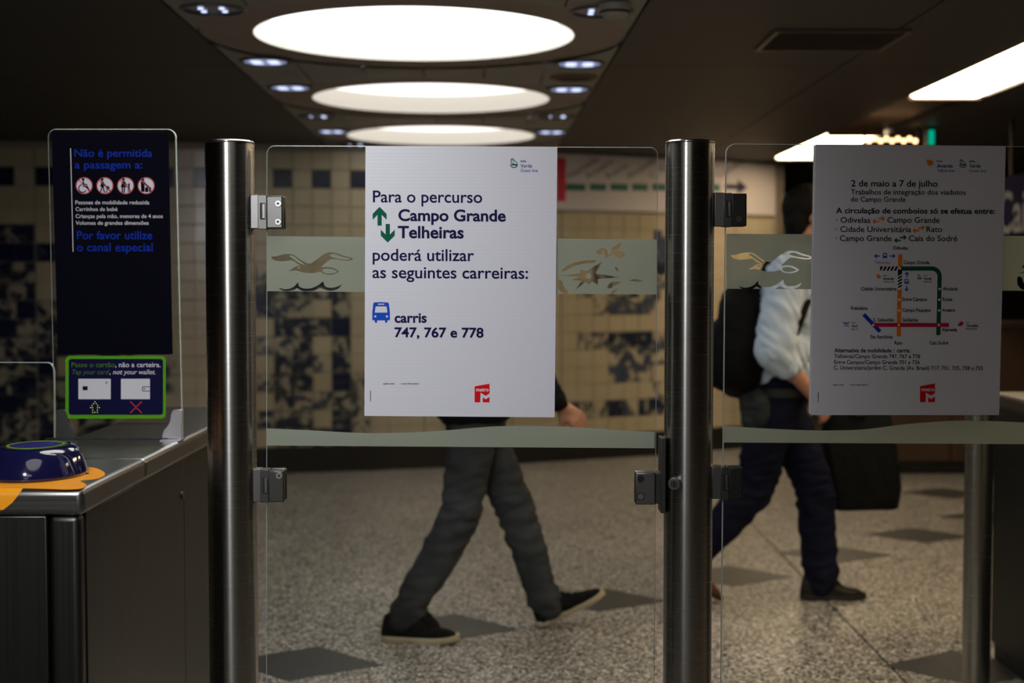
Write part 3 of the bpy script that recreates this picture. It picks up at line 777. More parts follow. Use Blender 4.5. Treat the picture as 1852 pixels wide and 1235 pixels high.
def band(t, x0, x1, ytl, ytr, ybl, ybr, dx, dy, rose_dx, rose_dy):
    F = Flat(GY-.0052)
    lim = ybl-1.0
    holes = [crom(zz(BIRD, dx=dx, dy=dy), 3)]+[crom(zz(w, dx=dx, dy=dy), 3) for w in WAVES]
    isl = [crom(zz(b, dx=dx, dy=dy), 3) for b in BI]
    e = zz([(387, 942)], dx=dx, dy=dy)[0]; isl.append([(e[0]+1.8*math.cos(R(a)), e[1]+1.8*math.sin(R(a))) for a in range(0, 360, 45)])
    for i, w in enumerate(ROSE):
        q = zz(w, ox=980+rose_dx, oy=240+rose_dy)
        holes.append(q if i == 0 else crom(q, 3))
    c = zz([(325, 1000)], ox=980+rose_dx, oy=240+rose_dy)[0]; isl.append([(c[0]+5*math.cos(R(a)), c[1]+5*math.sin(R(a))) for a in range(0, 360, 30)])
    F.fill([[(x0, ytl), (x1, ytr), (x1, ybr), (x0, ybl)]], holes, isl)
    return F.build('frosted_gull_band', FILM, t, .0006)
band(d1, 482, 1188, 427, 433, 526.5, 532.5, 0, 0, 0, 0)
band(d2, 1313.5, 2022, 422.5, 428, 522, 527, 831.5, -2.8, 831.5, -6)
def wave(t, top, bl, br):
    F = Flat(GY-.0052); n = len(top)
    xs_ = [p[0] for p in top]
    for (xa, ya), (xb, yb) in zip(top, top[1:]):
        fa = (xa-bl[0])/(br[0]-bl[0]); fb = (xb-bl[0])/(br[0]-bl[0])
        F.poly([(xa, ya), (xb, yb), (xb, bl[1]+(br[1]-bl[1])*fb), (xa, bl[1]+(br[1]-bl[1])*fa)])
    F.build('frosted_wave_band', FILM, t, .0006)
wave(d1, crom([(481.5, 774.5), (560, 778), (659, 783), (736, 782), (801, 778.5), (871, 772.5), (909, 770.5), (986, 770.5), (1063, 773.5), (1121, 778), (1184, 781)], 4, False), (481.5, 805.5), (1184, 810.5))
wave(d2, crom([(1308, 770), (1381, 774.5), (1462, 778), (1523, 778), (1566, 776), (1629, 768), (1693, 762.5), (1756, 760.5), (1852, 764), (1950, 772), (2015, 776)], 4, False), (1308, 800), (2015, 804))
# ------------------------------------------------------------------ posters
def board(t, tl, tr, br, bl, Y0, Y1, name, m=WHITE_BOARD):
    f = [at(*p, Y0) for p in (tl, tr, br, bl)]; b = [Vector((p.x, Y1, p.z)) for p in f]
    mb = MB(); mb.add(f+b, [(0, 1, 2, 3), (7, 6, 5, 4)], 0).add(f+b, [(k, 4+k, 4+(k+1) % 4, (k+1) % 4) for k in range(4)], 1)
    return mb.build(name, [m, BOARD_EDGE], t)
PY = GY-.013
def metro_logo(F1, x0, y0, t, rot=0):
    """red square with slanted top and white M below the word"""
    P = lambda L: [(x0+(x-990)/4.751, y0+(y-985)/4.751) for x, y in L]
    F = Flat(PY)
    F.fill([P([(990, 848), (1118, 825), (1118, 985), (1060, 985), (1060, 942), (1085, 960), (1118, 938), (1118, 908), (1085, 929), (1040, 902), (1038, 985), (990, 985)])])
    F.build('metro_emblem', RED_INK, t, .0006)
    text(PY, 'metro', x0+2.5, x0+25.4, y0-19.8, 6.6, WHITE_INK, t, bold=.02, off=.0010)
def boat(x, y, w, h, m, t):
    F = Flat(PY); Q = lambda a, b: (x+a*w, y+b*h)
    F.stroke([Q(0, .72), Q(.15, .88), Q(.45, .98), Q(.8, .92), Q(1, .68)], .13*w)
    F.poly([Q(.02, .55), Q(.98, .62), Q(.85, .78), Q(.2, .74)])
    F.stroke([Q(.25, .0), Q(.42, .25), Q(.38, .55)], .08*w); F.stroke([Q(.42, .12), Q(.8, .4), Q(.95, .55)], .10*w)
    F.stroke([Q(.25, 0), Q(.1, .3), Q(.12, .5)], .10*w); F.stroke([Q(.05, .12), Q(.2, .2)], .07*w)
    F.build('line_emblem', m, t, .0006)
def flower(x, y, r, m, t):
    F = Flat(PY)
    for k in range(5):
        a = R(72*k-20); F.disc(x+r*.6*math.cos(a), y+r*.6*math.sin(a), r*.38, 12)
    F.disc(x, y, r*.4, 12); F.stroke([(x-r, y-r*.9), (x, y), (x+r, y+r*.2)], r*.3)
    F.build('line_emblem', m, t, .0006)
def bus(x0, y0, x1, y1, m, t):
    F = Flat(PY); w, h = x1-x0, y1-y0; Q = lambda a, b: (x0+a*w, y0+b*h)
    body = [Q(.06, .06), Q(.12, .015), Q(.5, 0), Q(.88, .015), Q(.94, .06), Q(1, .5), Q(1, .84), Q(.98, .86), Q(.86, .87), Q(.86, .93), Q(.80, 1), Q(.73, .97), Q(.72, .87), Q(.28, .87), Q(.27, .97), Q(.20, 1), Q(.14, .93), Q(.14, .87), Q(.02, .86), Q(0, .84), Q(0, .5)]
    c = lambda a, b: [(x0+a*w+.065*w*math.cos(R(t_)), y0+b*h+.065*w*math.sin(R(t_))) for t_ in range(0, 360, 30)]
    F.fill([body], [[Q(.19, .20), Q(.81, .20), Q(.86, .50), Q(.14, .50)], [Q(.32, .07), Q(.68, .07), Q(.68, .125), Q(.32, .125)], c(.17, .68), c(.83, .68)])
    F.build('bus_symbol', m, t, .0006)
def arrow(x0, y0, x1, y1, w, head, m, t, name='arrow_symbol'):
    F = Flat(PY); l = math.hypot(x1-x0, y1-y0); ux, uy = (x1-x0)/l, (y1-y0)/l; nx, ny = -uy, ux
    P = lambda a, b: (x1-ux*a+nx*b, y1-uy*a+ny*b); k = w*1.42
    F.fill([[P(0, 0), P(head, head), P(head+k, head), P(k+w/2, w/2), P(l, w/2), P(l, -w/2), P(k+w/2, -w/2), P(head+k, -head), P(head, -head)]])
    F.build(name, m, t, .0006)
# first poster
q1 = thing('poster', 'white poster about bus routes on the glass between the posts', 'poster', at(832, 750, PY))
board(q1, (661, 264), (1008, 265.5), (1003, 754.5), (659, 752), PY, GY-.0058, 'board')
board(q1, (664, 267), (1004, 268), (1000, 751), (662, 749), GY+.0058, GY+.010, 'backing_sheet')
r1 = .0052
text(PY, 'Para o percurso', 674.5, 872, 365.6, 20.8, INK, q1, .012, rot=r1, res=6)
text(PY, 'Campo Grande', 720.5, 914.6, 399, 20, INK, q1, .026, rot=r1, res=6)
text(PY, 'Telheiras', 719.5, 838.7, 430, 20.8, INK, q1, .026, rot=r1, res=6)
text(PY, 'poderá utilizar', 674, 857.3, 471, 20.8, INK, q1, .012, rot=r1, res=6)
text(PY, 'as seguintes carreiras:', 673.6, 955, 502.5, 20.8, INK, q1, .012, rot=r1, res=6)
arrow(686.6, 408, 686.6, 374, 7.6, 12.6, GREEN_INK, q1)
arrow(701.3, 405, 701.3, 438.6, 7.6, 12.6, GREEN_INK, q1)
boat(923, 286, 13, 17.5, TEAL, q1)
text(PY, 'linha', 941.5, 951.8, 293.2, 3.8, INK, q1, .02)
text(PY, 'Verde', 941.5, 962.3, 303.2, 6.6, INK, q1, .006)
text(PY, 'Green line', 941.5, 972.5, 311.2, 5.8, BLUE2, q1, .004)
bus(673.3, 546.3, 705.2, 584.2, BLUE_INK, q1)
text(PY, 'carris', 713.6, 771.7, 583, 17, INK, q1, .028, res=6)
text(PY, '747, 767 e 778', 713.6, 874.6, 609.3, 16.8, INK, q1, .026, rot=r1, res=6)
text(PY, 'saiba mais', 693, 713, 695, 3, INK2, q1, .01)
text(PY, 'more information', 725.4, 757.8, 695, 3, INK2, q1, .01)
text(PY, 'metropolitano', 706, 725, 671, 2.4, INK2, q1, .01, vertical=True)
metro_logo(None, 858.4, 727.4, q1)
# second poster
q2 = thing('poster', 'white poster with the metro line map on the right glass door', 'poster', at(1640, 750, PY))
board(q2, (1475.5, 261), (1819, 264), (1807, 750.5), (1467, 750.5), PY, GY-.0078, 'board')
board(q2, (1471.5, 262.5), (1812, 265), (1802, 746), (1463, 746.5), GY-.0076, GY-.0062, 'under_sheet')
board(q2, (1473, 263), (1810, 266), (1800, 747), (1465, 748), GY+.0058, GY+.014, 'backing_sheet')
r2 = .004
def T2(s, a, b, y, cap, m=INK2, bold=0): return text(PY, s, a, b, y, cap, m, q2, bold, rot=r2)
T2('2 de maio a 7 de julho', 1539.4, 1695.6, 337, 11.2, bold=.016)
T2('Trabalhos de integração dos viadutos', 1538.7, 1746.4, 351.4, 9, bold=.008)
T2('do Campo Grande', 1538.7, 1637.4, 364.7, 9, bold=.008)
T2('A circulação de comboios só se efetua entre:', 1511.9, 1799.3, 385.4, 9.6, bold=.022)
T2('· Odivelas', 1511.9, 1573.7, 402.6, 10, bold=.010)
T2('Campo Grande', 1604.6, 1699.2, 402.6, 10, bold=.010)
T2('· Cidade Universitária', 1511.5, 1647.8, 419.2, 10, bold=.010)
T2('Rato', 1675.3, 1704, 419.4, 10, bold=.010)
T2('· Campo Grande', 1511, 1612.4, 435.6, 10, bold=.010)
T2('Cais do Sodré', 1643.7, 1731.4, 435.8, 10, bold=.010)
for x, y, m in ((1577.5, 402.6-5, ORANGE_INK), (1650, 419-5, ORANGE_INK), (1616.6, 435.6-4, TEAL)):
    arrow(x+12.5, y+3, x, y+3, 2.6, 3.6, m, q2); arrow(x+10.5, y-2, x+23, y-2.5, 2.6, 3.6, m, q2)
flower(1682, 294.5, 6.2, ORANGE_INK, q2); boat(1735, 288, 12, 15, TEAL, q2)
T2('linha', 1693.8, 1704, 293, 3.4, bold=.02); T2('Amarela', 1694, 1723, 303, 6.4, bold=.012); T2('Yellow line', 1694, 1726.3, 311.2, 5.4, BLUE2)
T2('linha', 1753, 1763, 293.2, 3.4, bold=.02); T2('Verde', 1753, 1773.3, 303.2, 6.4, bold=.012); T2('Green line', 1753, 1783.5, 311.4, 5.4, BLUE2)
def ln(pts_, m, name, w=7.6, off=.0006): F = Flat(PY); F.stroke(pts_, w, cap=False); F.build(name, m, q2, off)
ln([(1627.9, 460), (1627.7, 485)], ORANGE_INK, 'yellow_route'); ln([(1626.8, 521), (1626, 560), (1625.4, 608)], ORANGE_INK, 'yellow_route', off=.0007)
F = Flat(PY); F.rect(1591.5, 481.8, 1627, 489.3); F.rect(1623.8, 486, 1631.2, 520.5); F.build('route_closure', INK2, q2, .0006)
F = Flat(PY)
for k in range(5): x = 1593+k*6.8; F.poly([(x, 489.5), (x+2.8, 489.5), (x+7.2, 481.6), (x+4.4, 481.6)])
for k in range(5): y = 495+k*5.6; F.poly([(1623.6, y+4.5), (1631.4, y), (1631.4, y+2.2), (1623.6, y+6.7)])
F.build('closure_stripes', WHITE_INK, q2, .0009)
arc = [(1684.8+14.4*math.sin(R(a)), 485.5+14.4-14.4*math.cos(R(a))) for a in range(0, 91, 10)]
ln([(1629, 485.5)]+arc+[(1698, 560), (1696.8, 606)], mat('dark_green_route', srgb(0, 82, 60), .5), 'green_route')
ln([(1579, 587.4), (1716, 587.6)], CRIMSON, 'red_route', 7, .0008)
ln([(1562, 568.5), (1591.5, 599.5)], BLUE2, 'blue_route', 7)
F = Flat(PY)
for x, y in ((1627.8, 485.5), (1626.6, 522.5), (1626.4, 542), (1625.8, 561.5), (1625.4, 587.5), (1579, 587.5), (1697.5, 587.5), (1699.2, 522.5), (1698.6, 542), (1698.2, 561.5)): F.disc(x, y, 2.2, 14)
F.build('station_dots', WHITE_INK, q2, .0011)
for s, a, b, y in (('Odivelas', 1615, 1642, 451.3), ('Campo Grande', 1634, 1680.6, 477.4), ('Cidade Universitária', 1556.7, 1621.3, 525), ('Alvalade', 1705, 1731.6, 525), ('Entre Campos', 1632, 1676.5, 544),
                   ('Roma', 1704.5, 1721.9, 544), ('Campo Pequeno', 1631.9, 1683.5, 563.6), ('Areeiro', 1704, 1727.4, 563.6), ('Reboleira', 1539, 1569, 560), ('S. Sebastião', 1579.2, 1617.5, 581.2), ('Saldanha', 1631.9, 1660.3, 581.2),
                   ('Alameda', 1703.4, 1730.5, 599), ('Sta Apolónia', 1573.9, 1613.9, 611.7), ('Rato', 1617.9, 1631.9, 622.8), ('Cais Sodré', 1680.8, 1714.7, 622.8)):
    T2(s, a, b, y, 6, INK2, .018)
T2('Telheiras', 1581, 1609.7, 477.5, 6, PURPLE, .008)
arrow(1591, 463, 1580.7, 463, 2, 3.2, BLUE_INK, q2); arrow(1608.8, 463, 1619.4, 463, 2, 3.2, BLUE_INK, q2); bus(1596, 457.3, 1604.6, 467.6, BLUE_INK, q2)
arrow(1640, 501.5, 1640, 491.6, 2, 3.2, BLUE_INK, q2); arrow(1639.6, 516.8, 1639.6, 526.8, 2, 3.2, BLUE_INK, q2); bus(1635.4, 504.4, 1643.8, 514, BLUE_INK, q2)
flower(1589, 500, 4.2, ORANGE_INK, q2); boat(1659, 495.5, 7.5, 10.5, TEAL, q2)
F = Flat(PY); F.stroke([(1524.6, 583), (1530, 584.5), (1536, 582.6)], 1.2); F.stroke([(1526, 584), (1530.5, 587), (1535, 585)], 1.2); F.stroke([(1526, 589.6), (1530, 588.8), (1535, 589.8)], .9); F.build('line_emblem', BLUE2, q2, .0006)
F = Flat(PY); F.poly([(1731.6, 588), (1736, 583), (1740, 581), (1743, 585), (1739, 589), (1733, 589.5)]); F.build('line_emblem', CRIMSON, q2, .0006)
for x, y, a, b, w in ((1597, 499, 'Amarela', 'Yellow line', 19.5), (1670.2, 499, 'Verde', 'Green line', 14), (1540.4, 584.6, 'Azul', 'Blue line', 10.5), (1746.8, 584, 'Vermelha', 'Red line', 21.5)):
    T2('linha', x, x+6.5, y, 2, bold=.02); T2(a, x, x+w, y+6.8, 4.4, bold=.02); T2(b, x, x+min(w+1, 20), y+12, 3.6, BLUE2)
T2('Alternativa de mobilidade', 1508.7, 1612.3, 636.8, 7, bold=.022); F = Flat(PY); F.rect(1616.4, 630, 1617, 639.5); F.build('divider', INK2, q2, .0006)
T2('carris:', 1622, 1645.9, 637, 7, bold=.022)
T2('Telheiras/Campo Grande 747, 767 e 778', 1508.7, 1663.9, 647.4, 7, bold=.010)
T2('Entre Campos/Campo Grande 701 e 736', 1508.4, 1663.2, 658, 7, bold=.010)
T2('C. Universitária/Jardim C. Grande (Av. Brasil) 717, 731, 735, 738 e 755', 1507.8, 1777.5, 668.2, 7, bold=.010)
T2('saiba mais', 1506.6, 1525.6, 697, 2.8, bold=.01); T2('more information', 1537.7, 1569.4, 697, 2.8, bold=.01)
text(PY, 'metropolitano', 709, 727, 1480.5, 2.2, INK2, q2, .01, vertical=True)
metro_logo(None, 1663.8, 727, q2)
# ------------------------------------------------------------------ left cabinet with its sign
def cabinet(label, XR, XL, YF, YB, top, dark, mirror=1):
    """gate cabinet: steel top with rolled edge, corner column, side panels. XR is the side facing the passage in view"""
    t = thing('gate_cabinet', label, 'gate cabinet', ((XR+XL)/2, (YF+YB)/2, 0), 'steel gate cabinets')
    s = 1 if XR > XL else -1
    lo, hi = min(XR, XL), max(XR, XL)
    st, sd = dark
    tk = .052; seams = [YF, YF+.47, YF+1.24, YB] if YB-YF > 1.4 else [YF, YB]
    for a, b in zip(seams, seams[1:]):
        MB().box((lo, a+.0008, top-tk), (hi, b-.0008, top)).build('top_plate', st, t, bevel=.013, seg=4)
    i = .012
    # side panels
    ys_ = [YF+.055, YF+.89, YB-.02]
    for a, b in zip(ys_, ys_[1:]):
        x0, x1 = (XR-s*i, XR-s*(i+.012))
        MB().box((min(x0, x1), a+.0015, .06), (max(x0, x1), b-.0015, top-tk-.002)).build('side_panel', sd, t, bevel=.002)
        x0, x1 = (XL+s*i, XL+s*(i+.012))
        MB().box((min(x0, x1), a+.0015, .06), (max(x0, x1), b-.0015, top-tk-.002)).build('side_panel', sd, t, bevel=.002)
    # corner column
    xc0, xc1 = XR-s*i, XR-s*.072
    MB().box((min(xc0, xc1), YF+i, .0), (max(xc0, xc1), YF+.0535, top-tk-.001)).build('corner_column', sd, t, bevel=.012, seg=4)
    xf0, xf1 = XR-s*.076, XL+s*i
    MB().box((min(xf0, xf1), YF+i+.002, .06), (max(xf0, xf1), YF+.03, top-tk-.002)).build('front_panel', sd, t, bevel=.003)
    MB().box((lo+.03, YF+.04, 0), (hi-.03, YB-.03, top-tk+.001)).build('core', DARKSTEEL, t)
    MB().box((lo+.02, YF+.03, 0), (hi-.02, YB-.02, .058)).build('kick_board', BLACK, t)
    MB().box((lo+i, YB-.018, .06), (hi-i, YB-.006, top-tk)).build('rear_panel', sd, t)
    return t
TOP = .963
lc = cabinet('brushed steel gate cabinet in the lower left with the blue card reader', -.828, -1.122, 2.73, 4.50, TOP, (STEEL, STEEL_SIDE))
p = Vector((-.8395, 2.73+.89+.02, TOP-.052-.085))
MB().cone((-.8405, 3.60, TOP-.145), (-.836, 3.60, TOP-.145), .010, .010, 20).build('side_lock', DARKH, lc, smooth='auto')
MB().cone((-.842, 2.752, TOP-.028), (-.826, 2.752, TOP-.028), .0001, .0001, 8) if False else None
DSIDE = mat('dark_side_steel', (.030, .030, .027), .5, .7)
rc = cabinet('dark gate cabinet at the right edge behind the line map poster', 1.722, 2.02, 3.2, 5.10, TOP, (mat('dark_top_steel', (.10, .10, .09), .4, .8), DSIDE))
c4 = on_z(1764, 1268, 0)
t = thing('gate_post', 'dark steel gate post below the right edge of the map poster', 'post', (c4.x, c4.y, 0), 'brushed steel gate posts')
MB().lathe([(.001, 1.67), (.041, 1.67), (.044, 1.667), (.044, 0), (.001, 0)], (c4.x, c4.y, 0), 64).build('tube', STEEL_POST, t, smooth='auto')
MB().lathe([(.042, .012), (.072, .010), (.075, 0), (.042, 0)], (c4.x, c4.y, 0), 48).build('base_flange', STEEL, t, smooth='auto')
# acrylic sign standing on the cabinet
SY = 3.57
ps = thing('notice_stand', 'clear acrylic stand with navy notice on top of the left cabinet', 'sign', (at(215, 796, SY).x, SY, TOP))
def pane_px(t, outline, Y, th, name): return pane(t, outline, name, Y, th)
yb = 503+ (EYE-TOP)*FPX/SY
yb = 795.5
def lean(pts_):  # the stand's sides spread a little to the right on the way down
    return [(x+(y-233)/563*12.5, y) for x, y in pts_]
pane_px(ps, lean(rr(86, 233, 318, 795.5, 15, 6, 'ab')), SY, .008, 'acrylic_sheet')
NAVYP = mat('navy_notice_print', (.0018, .0016, .0065), .7, spec=.05)
F = Flat(SY-.0042)
def q_(x, y): return (x+(y-240)/400*11, y)
F.poly([q_(93.5, 240), q_(303.5, 240), (305, 243), (312.5, 638), (306, 641), (105, 641)])
F.build('notice_sheet', NAVYP, ps, .0008)
F = Flat(SY+.0042); F.poly([q_(93.5, 240), q_(303.5, 240), (312.5, 641), (105, 641)]); b_ = F.build('notice_back_sheet', mat('grey_sheet_back', (.12, .12, .12), .6), ps, -.0012)
SP_ = SY-.0050
NB = mat('notice_blue', srgb(12, 46, 160), .5, spec=.08)
NW = mat('notice_white', (.66, .66, .70), .5, spec=.2)
F = Flat(SP_); F.stroke([(127.8, 268), (132.3, 455)], 1.4, cap=False); F.build('white_rule', NW, ps, .0006)
text(SP_, 'Não é permitida', 134.7, 275.4, 283.4, 13.6, NB, ps, .008, off=.0006, res=5)
text(SP_, 'a passagem a:', 135.4, 257.3, 304.6, 13.6, NB, ps, .008, off=.0006, res=5)
for s_, a, b, y in (('Pessoas de mobilidade reduzida', 136.4, 270.1, 369.4), ('Carrinhos de bebé', 136.8, 212.6, 381.5), ('Crianças pela mão, menores de 4 anos', 136.8, 294.7, 394.2), ('Volumes de grandes dimensões', 136.8, 269, 406.4)):
    text(SP_, s_, a, b, y, 6.8, NW, ps, .010, off=.0006)
text(SP_, 'Por favor utilize', 139, 275.4, 432.5, 14.4, NB, ps, .008, off=.0006, res=5)
text(SP_, 'o canal especial', 139, 276.4, 454.2, 14.4, NB, ps, .008, off=.0006, res=5)
# prohibition pictograms
F = Flat(SP_); G = Flat(SP_); K = Flat(SP_)
for i, cx in enumerate((152.6, 190, 227.4, 264.6)):
    cy = 335.8
    F = Flat(SP_); G = Flat(SP_); K = Flat(SP_)
    F.disc(cx, cy, 14.6, 40); K.ring(cx, cy, 13.8, 15.6)
    K.stroke([(cx-10.6, cy-10.6), (cx+10.6, cy+10.6)], 1.5)
    f = lambda x, y: (cx+x, cy+y)
    if i == 0:
        G.disc(cx-2, cy-11, 2.6); G.stroke([f(-2, -6.5), f(-1, 1), f(5, 1.5), f(9, 9)], 3.0); G.stroke([f(-2, -3), f(5, -2)], 2)
        G.ring(cx-3, cy+5, 6, 8, 30, 260)
    elif i == 1:
        G.disc(cx-5, cy-11, 2.6); G.poly([f(-6, -8), f(-2, -7), f(-1, 2), f(-9, 2)]); G.stroke([f(-5, 1), f(-8, 12)], 2.2); G.stroke([f(-4, 1), f(-1, 12)], 2.2)
        G.stroke([f(-3, -5), f(2, 1)], 1.8); G.poly([f(1, 2), f(6, 0), f(9, 5), f(4, 9)]); G.disc(cx+3, cy+11, 1.6); G.disc(cx+9, cy+9, 1.6); G.stroke([f(2, 1), f(8, 9)], 1.4)
    elif i == 2:
        G.disc(cx-4, cy-11, 2.6); G.poly([f(-6, -8), f(-1, -8), f(1, 3), f(-9, 3)]); G.stroke([f(-6, 2), f(-6, 12)], 2.4); G.stroke([f(-2.5, 2), f(-2.5, 12)], 2.4)
        G.stroke([f(-1, -5), f(3, 0), f(6, 0)], 1.6); G.disc(cx+6, cy-2.5, 1.9); G.stroke([f(6, 0), f(6, 6)], 2.8); G.stroke([f(5, 6), f(4.6, 12)], 1.6); G.stroke([f(7, 6), f(7.6, 12)], 1.6)
    else:
        G.disc(cx-6, cy-11, 2.6); G.poly([f(-10, -8), f(-3, -8), f(-3, 11), f(-9, 11)]); G.stroke([f(-4, -6), f(1, -1), f(4, 2)], 2.2)
        G.rect(cx-2, cy+3, cx+3.6, cy+11.5); G.rect(cx+4.6, cy+3, cx+9, cy+11); G.rect(cx+1, cy+.6, cx+6, cy+2.4)
    F.build('pictogram_disc', NW, ps, .0006); G.build('pictogram_figure', NAVYP, ps, .0009); K.build('prohibition_mark', mat('prohibition_red', (.42, .015, .03), .5), ps, .0012)

# green framed sticker
F = Flat(SP_); F.rrect(118.5, 643.5, 300, 757, 8); F.build('sticker_border', mat('lime_green', srgb(85, 160, 15), .45, spec=.2), ps, .0006)
F = Flat(SP_); F.rrect(124.5, 649, 295, 750, 5); F.build('sticker_field', mat('sticker_navy', srgb(12, 10, 56), .5, spec=.1), ps, .0009)
LM = mat('dull_green_ink', srgb(70, 110, 30), .5, spec=.1)
text(SP_, 'Passe o cartão', 129.5, 207.8, 663.6, 8.4, LM, ps, .008, off=.0012)
text(SP_, ', não a carteira.', 208.6, 290.7, 663.6, 8.4, NW, ps, .012, off=.0012)
text(SP_, 'Tap your card', 131, 197.4, 676.6, 8.2, LM, ps, .004, shear=.25, off=.0012)
text(SP_, ', not your wallet.', 198, 281.4, 676.6, 8.2, NW, ps, .008, shear=.25, off=.0012)
F = Flat(SP_); F.rrect(142, 684.8, 200.5, 721.8, 1.2); F.rrect(219, 684.8, 271.5, 721.8, 1.2); F.build('card_and_wallet_symbols', NW, ps, .0012)
F = Flat(SP_); F.rect(149.8, 698.4, 158.8, 705.6)
for r_ in (2, 3.6, 5): F.ring(189.5, 691.7, r_-.5, r_+.1, -40, 40, 8)
F.fill([rr(257.4, 698.7, 273, 707.6, 2)], [rr(258.6, 699.9, 274.5, 706.4, 1.6)]); F.disc(261.6, 703, 1.2, 12)
F.build('chip_and_clasp_marks', mat('sticker_navy', (0, 0, 0)), ps, .0015)
LY = emission('yellow_dot_glow', (.75, .85, .12), .75); LR = emission('red_dot_glow', (.95, .06, .05), .8)  # dot symbols printed on the sticker, given emission so they glow
F = Flat(SP_)
for x, y in ((172, 726.5), (169.4, 729.8), (174.6, 729.8), (166.8, 733), (177.2, 733), (164.2, 737), (167.6, 737), (180, 737), (176.6, 737), (168, 741.3), (176.4, 741.3), (168, 745.4), (172, 745.4), (176.4, 745.4)): F.disc(x, y, .9, 8)
F.build('dot_arrow', LY, ps, .0015)
F = Flat(SP_)
for k in range(-4, 5): F.disc(246.3+k*2.35, 736.3+k*2.35, .9, 8); F.disc(246.3+k*2.35, 736.3-k*2.35, .9, 8)
F.build('dot_cross', LR, ps, .0015)
# brackets at the foot of the acrylic
def bracket(pts_, name='foot_bracket', m=HINGE):
    f = [at(x, y, SY-.009) for x, y in pts_]
    for q in f: q.z = max(q.z, TOP+.0005)
    MB().prism([(q.x, q.z) for q in f], SY-.009, SY-.0045, 'Y').build(name, m, ps, bevel=.001)
    MB().prism([(q.x, q.z) for q in f], SY+.0045, SY+.009, 'Y').build(name, m, ps, bevel=.001)
    lo, hi = min(q.x for q in f), max(q.x for q in f)
    MB().box((lo, SY-.03, TOP), (hi, SY+.03, TOP+.003)).build('foot_plate', m, ps)
bracket([(329, 741), (313, 741), (309, 748), (307, 762), (303, 770), (296, 778), (293, 787), (293, 800), (329, 800)], m=mat('bracket_steel', (.55, .54, .56), .35, .9))
bracket([(101.5, 741), (117, 741), (121, 750), (123, 762), (128, 771), (135, 780), (137, 787), (137, 800), (101.5, 800)], m=DARKH)
a = at(84, 797, SY); b = at(322, 797, SY); mb = MB()
x = a.x
while x < b.x:
    w = random.uniform(.008, .02); mb.box((x, SY-.010-random.uniform(0, .003), TOP), (min(b.x, x+w), SY-.004, TOP+random.uniform(.003, .006))); x += w
mb.build('black_sealant', BLACK, ps)
# glass flap of the neighbouring lane
fp = thing('glass_flap', 'clear glass flap left of the cabinet beyond the notice stand', 'gate flap', (at(0, 800, 3.64).x, 3.64, .2))
pane_px(fp, [(-330, 653), (86, 655), (92, 657), (96, 663), (98, 672), (101, 1130), (-330, 1130)], 3.64, .010, 'glass_sheet')
MB().box((at(-330, 900, 3.64).x-.12, 3.50, 0), (at(-330, 900, 3.64).x, 3.80, .963)).build('flap_housing', DSIDE, fp, bevel=.01)
# card reader and its orange sticker
OR = mat('orange_vinyl', srgb(255, 165, 12), .45)
st = thing('floor_sticker' if False else 'reader_sticker', 'orange cloud-shaped sticker under the blue reader, folded over the cabinet edge', 'sticker', (-1.0, 2.9, TOP))
lob = crom([(110, 843), (140, 843.5), (172, 846), (190, 856), (178, 865), (146, 869), (156, 876), (148, 883), (118, 885)], 5, False)
topv = [on_z(x, y, TOP+.0008) for x, y in lob]
fr = 2.742
e1 = Vector(((38-CX)/FPX*fr, fr, TOP+.0008))
poly = topv+[e1, Vector((-1.10, fr, TOP+.0008)), Vector((-1.10, 3.13, TOP+.0008)), Vector((-.98, 3.13, TOP+.0008))]
n = len(poly)
MB().add([tuple(q) for q in poly]+[tuple(q-Vector((0, 0, .0006))) for q in poly], [tuple(range(n)), tuple(range(2*n-1, n-1, -1))]+[(k, (k+1) % n, n+(k+1) % n, n+k) for k in range(n)]).build('vinyl_top', OR, st)
mb = MB(); fold = []
YF = 2.73; rb = .0135
prof = [(fr, TOP+.0008)]+[(YF+rb-(rb+.0008)*math.sin(R(a)), TOP-rb+(rb+.0008)*math.cos(R(a))) for a in (0, 15, 30, 45, 60, 75, 90)]+[(YF-.0008, TOP-.026), (YF-.0008, TOP-.040)]
xe = [e1.x, e1.x, e1.x-.0005, e1.x-.001, e1.x-.002, e1.x-.003, e1.x-.005, e1.x-.008, e1.x-.018, e1.x-.036]
for k in range(len(prof)-1):
    (ya, za_), (yb_, zb_) = prof[k], prof[k+1]
    mb.add([(xe[k], ya, za_), (xe[k+1], yb_, zb_), (-1.10, yb_, zb_), (-1.10, ya, za_)], [(0, 1, 2, 3)])
mb.build('vinyl_fold', OR, st, smooth=True)
vs, fs = text_mesh('io', .03, 4)
q = on_z(137, 857, TOP+.0014)
MB().add([(q.x+v.x*.035, q.y+v.y*.028, TOP+.0014) for v in vs], fs).build('dark_lettering', INK, st, flipfix=False)
DOME = mat('glossy_navy_plastic', (.008, .008, .050), .10, coat=.8)
rd = thing('card_reader', 'glossy dark blue domed card reader on the left cabinet top', 'card reader', (-.985, 2.93, TOP+.0014))
def ell(prof, cx, cy, ax, ay, z0, n=64):
    vs = []; fs = []
    for r, z in prof: vs += [(cx+ax*r*math.cos(2*math.pi*k/n), cy+ay*r*math.sin(2*math.pi*k/n), z0+z) for k in range(n)]
    for i in range(len(prof)-1):
        for k in range(n): fs.append((i*n+k, i*n+(k+1) % n, (i+1)*n+(k+1) % n, (i+1)*n+k))
    return vs, fs
v_, f_ = ell([(.01, 0), (1.0, 0), (1.0, .006), (.96, .02), (.90, .038), (.84, .050), (.76, .058), (.66, .061), (.55, .0605), (.3, .0585), (.01, .058)], -.985, 2.93, .102, .125, TOP+.0014)
MB().add(v_, f_).build('dome', DOME, rd, smooth=True)
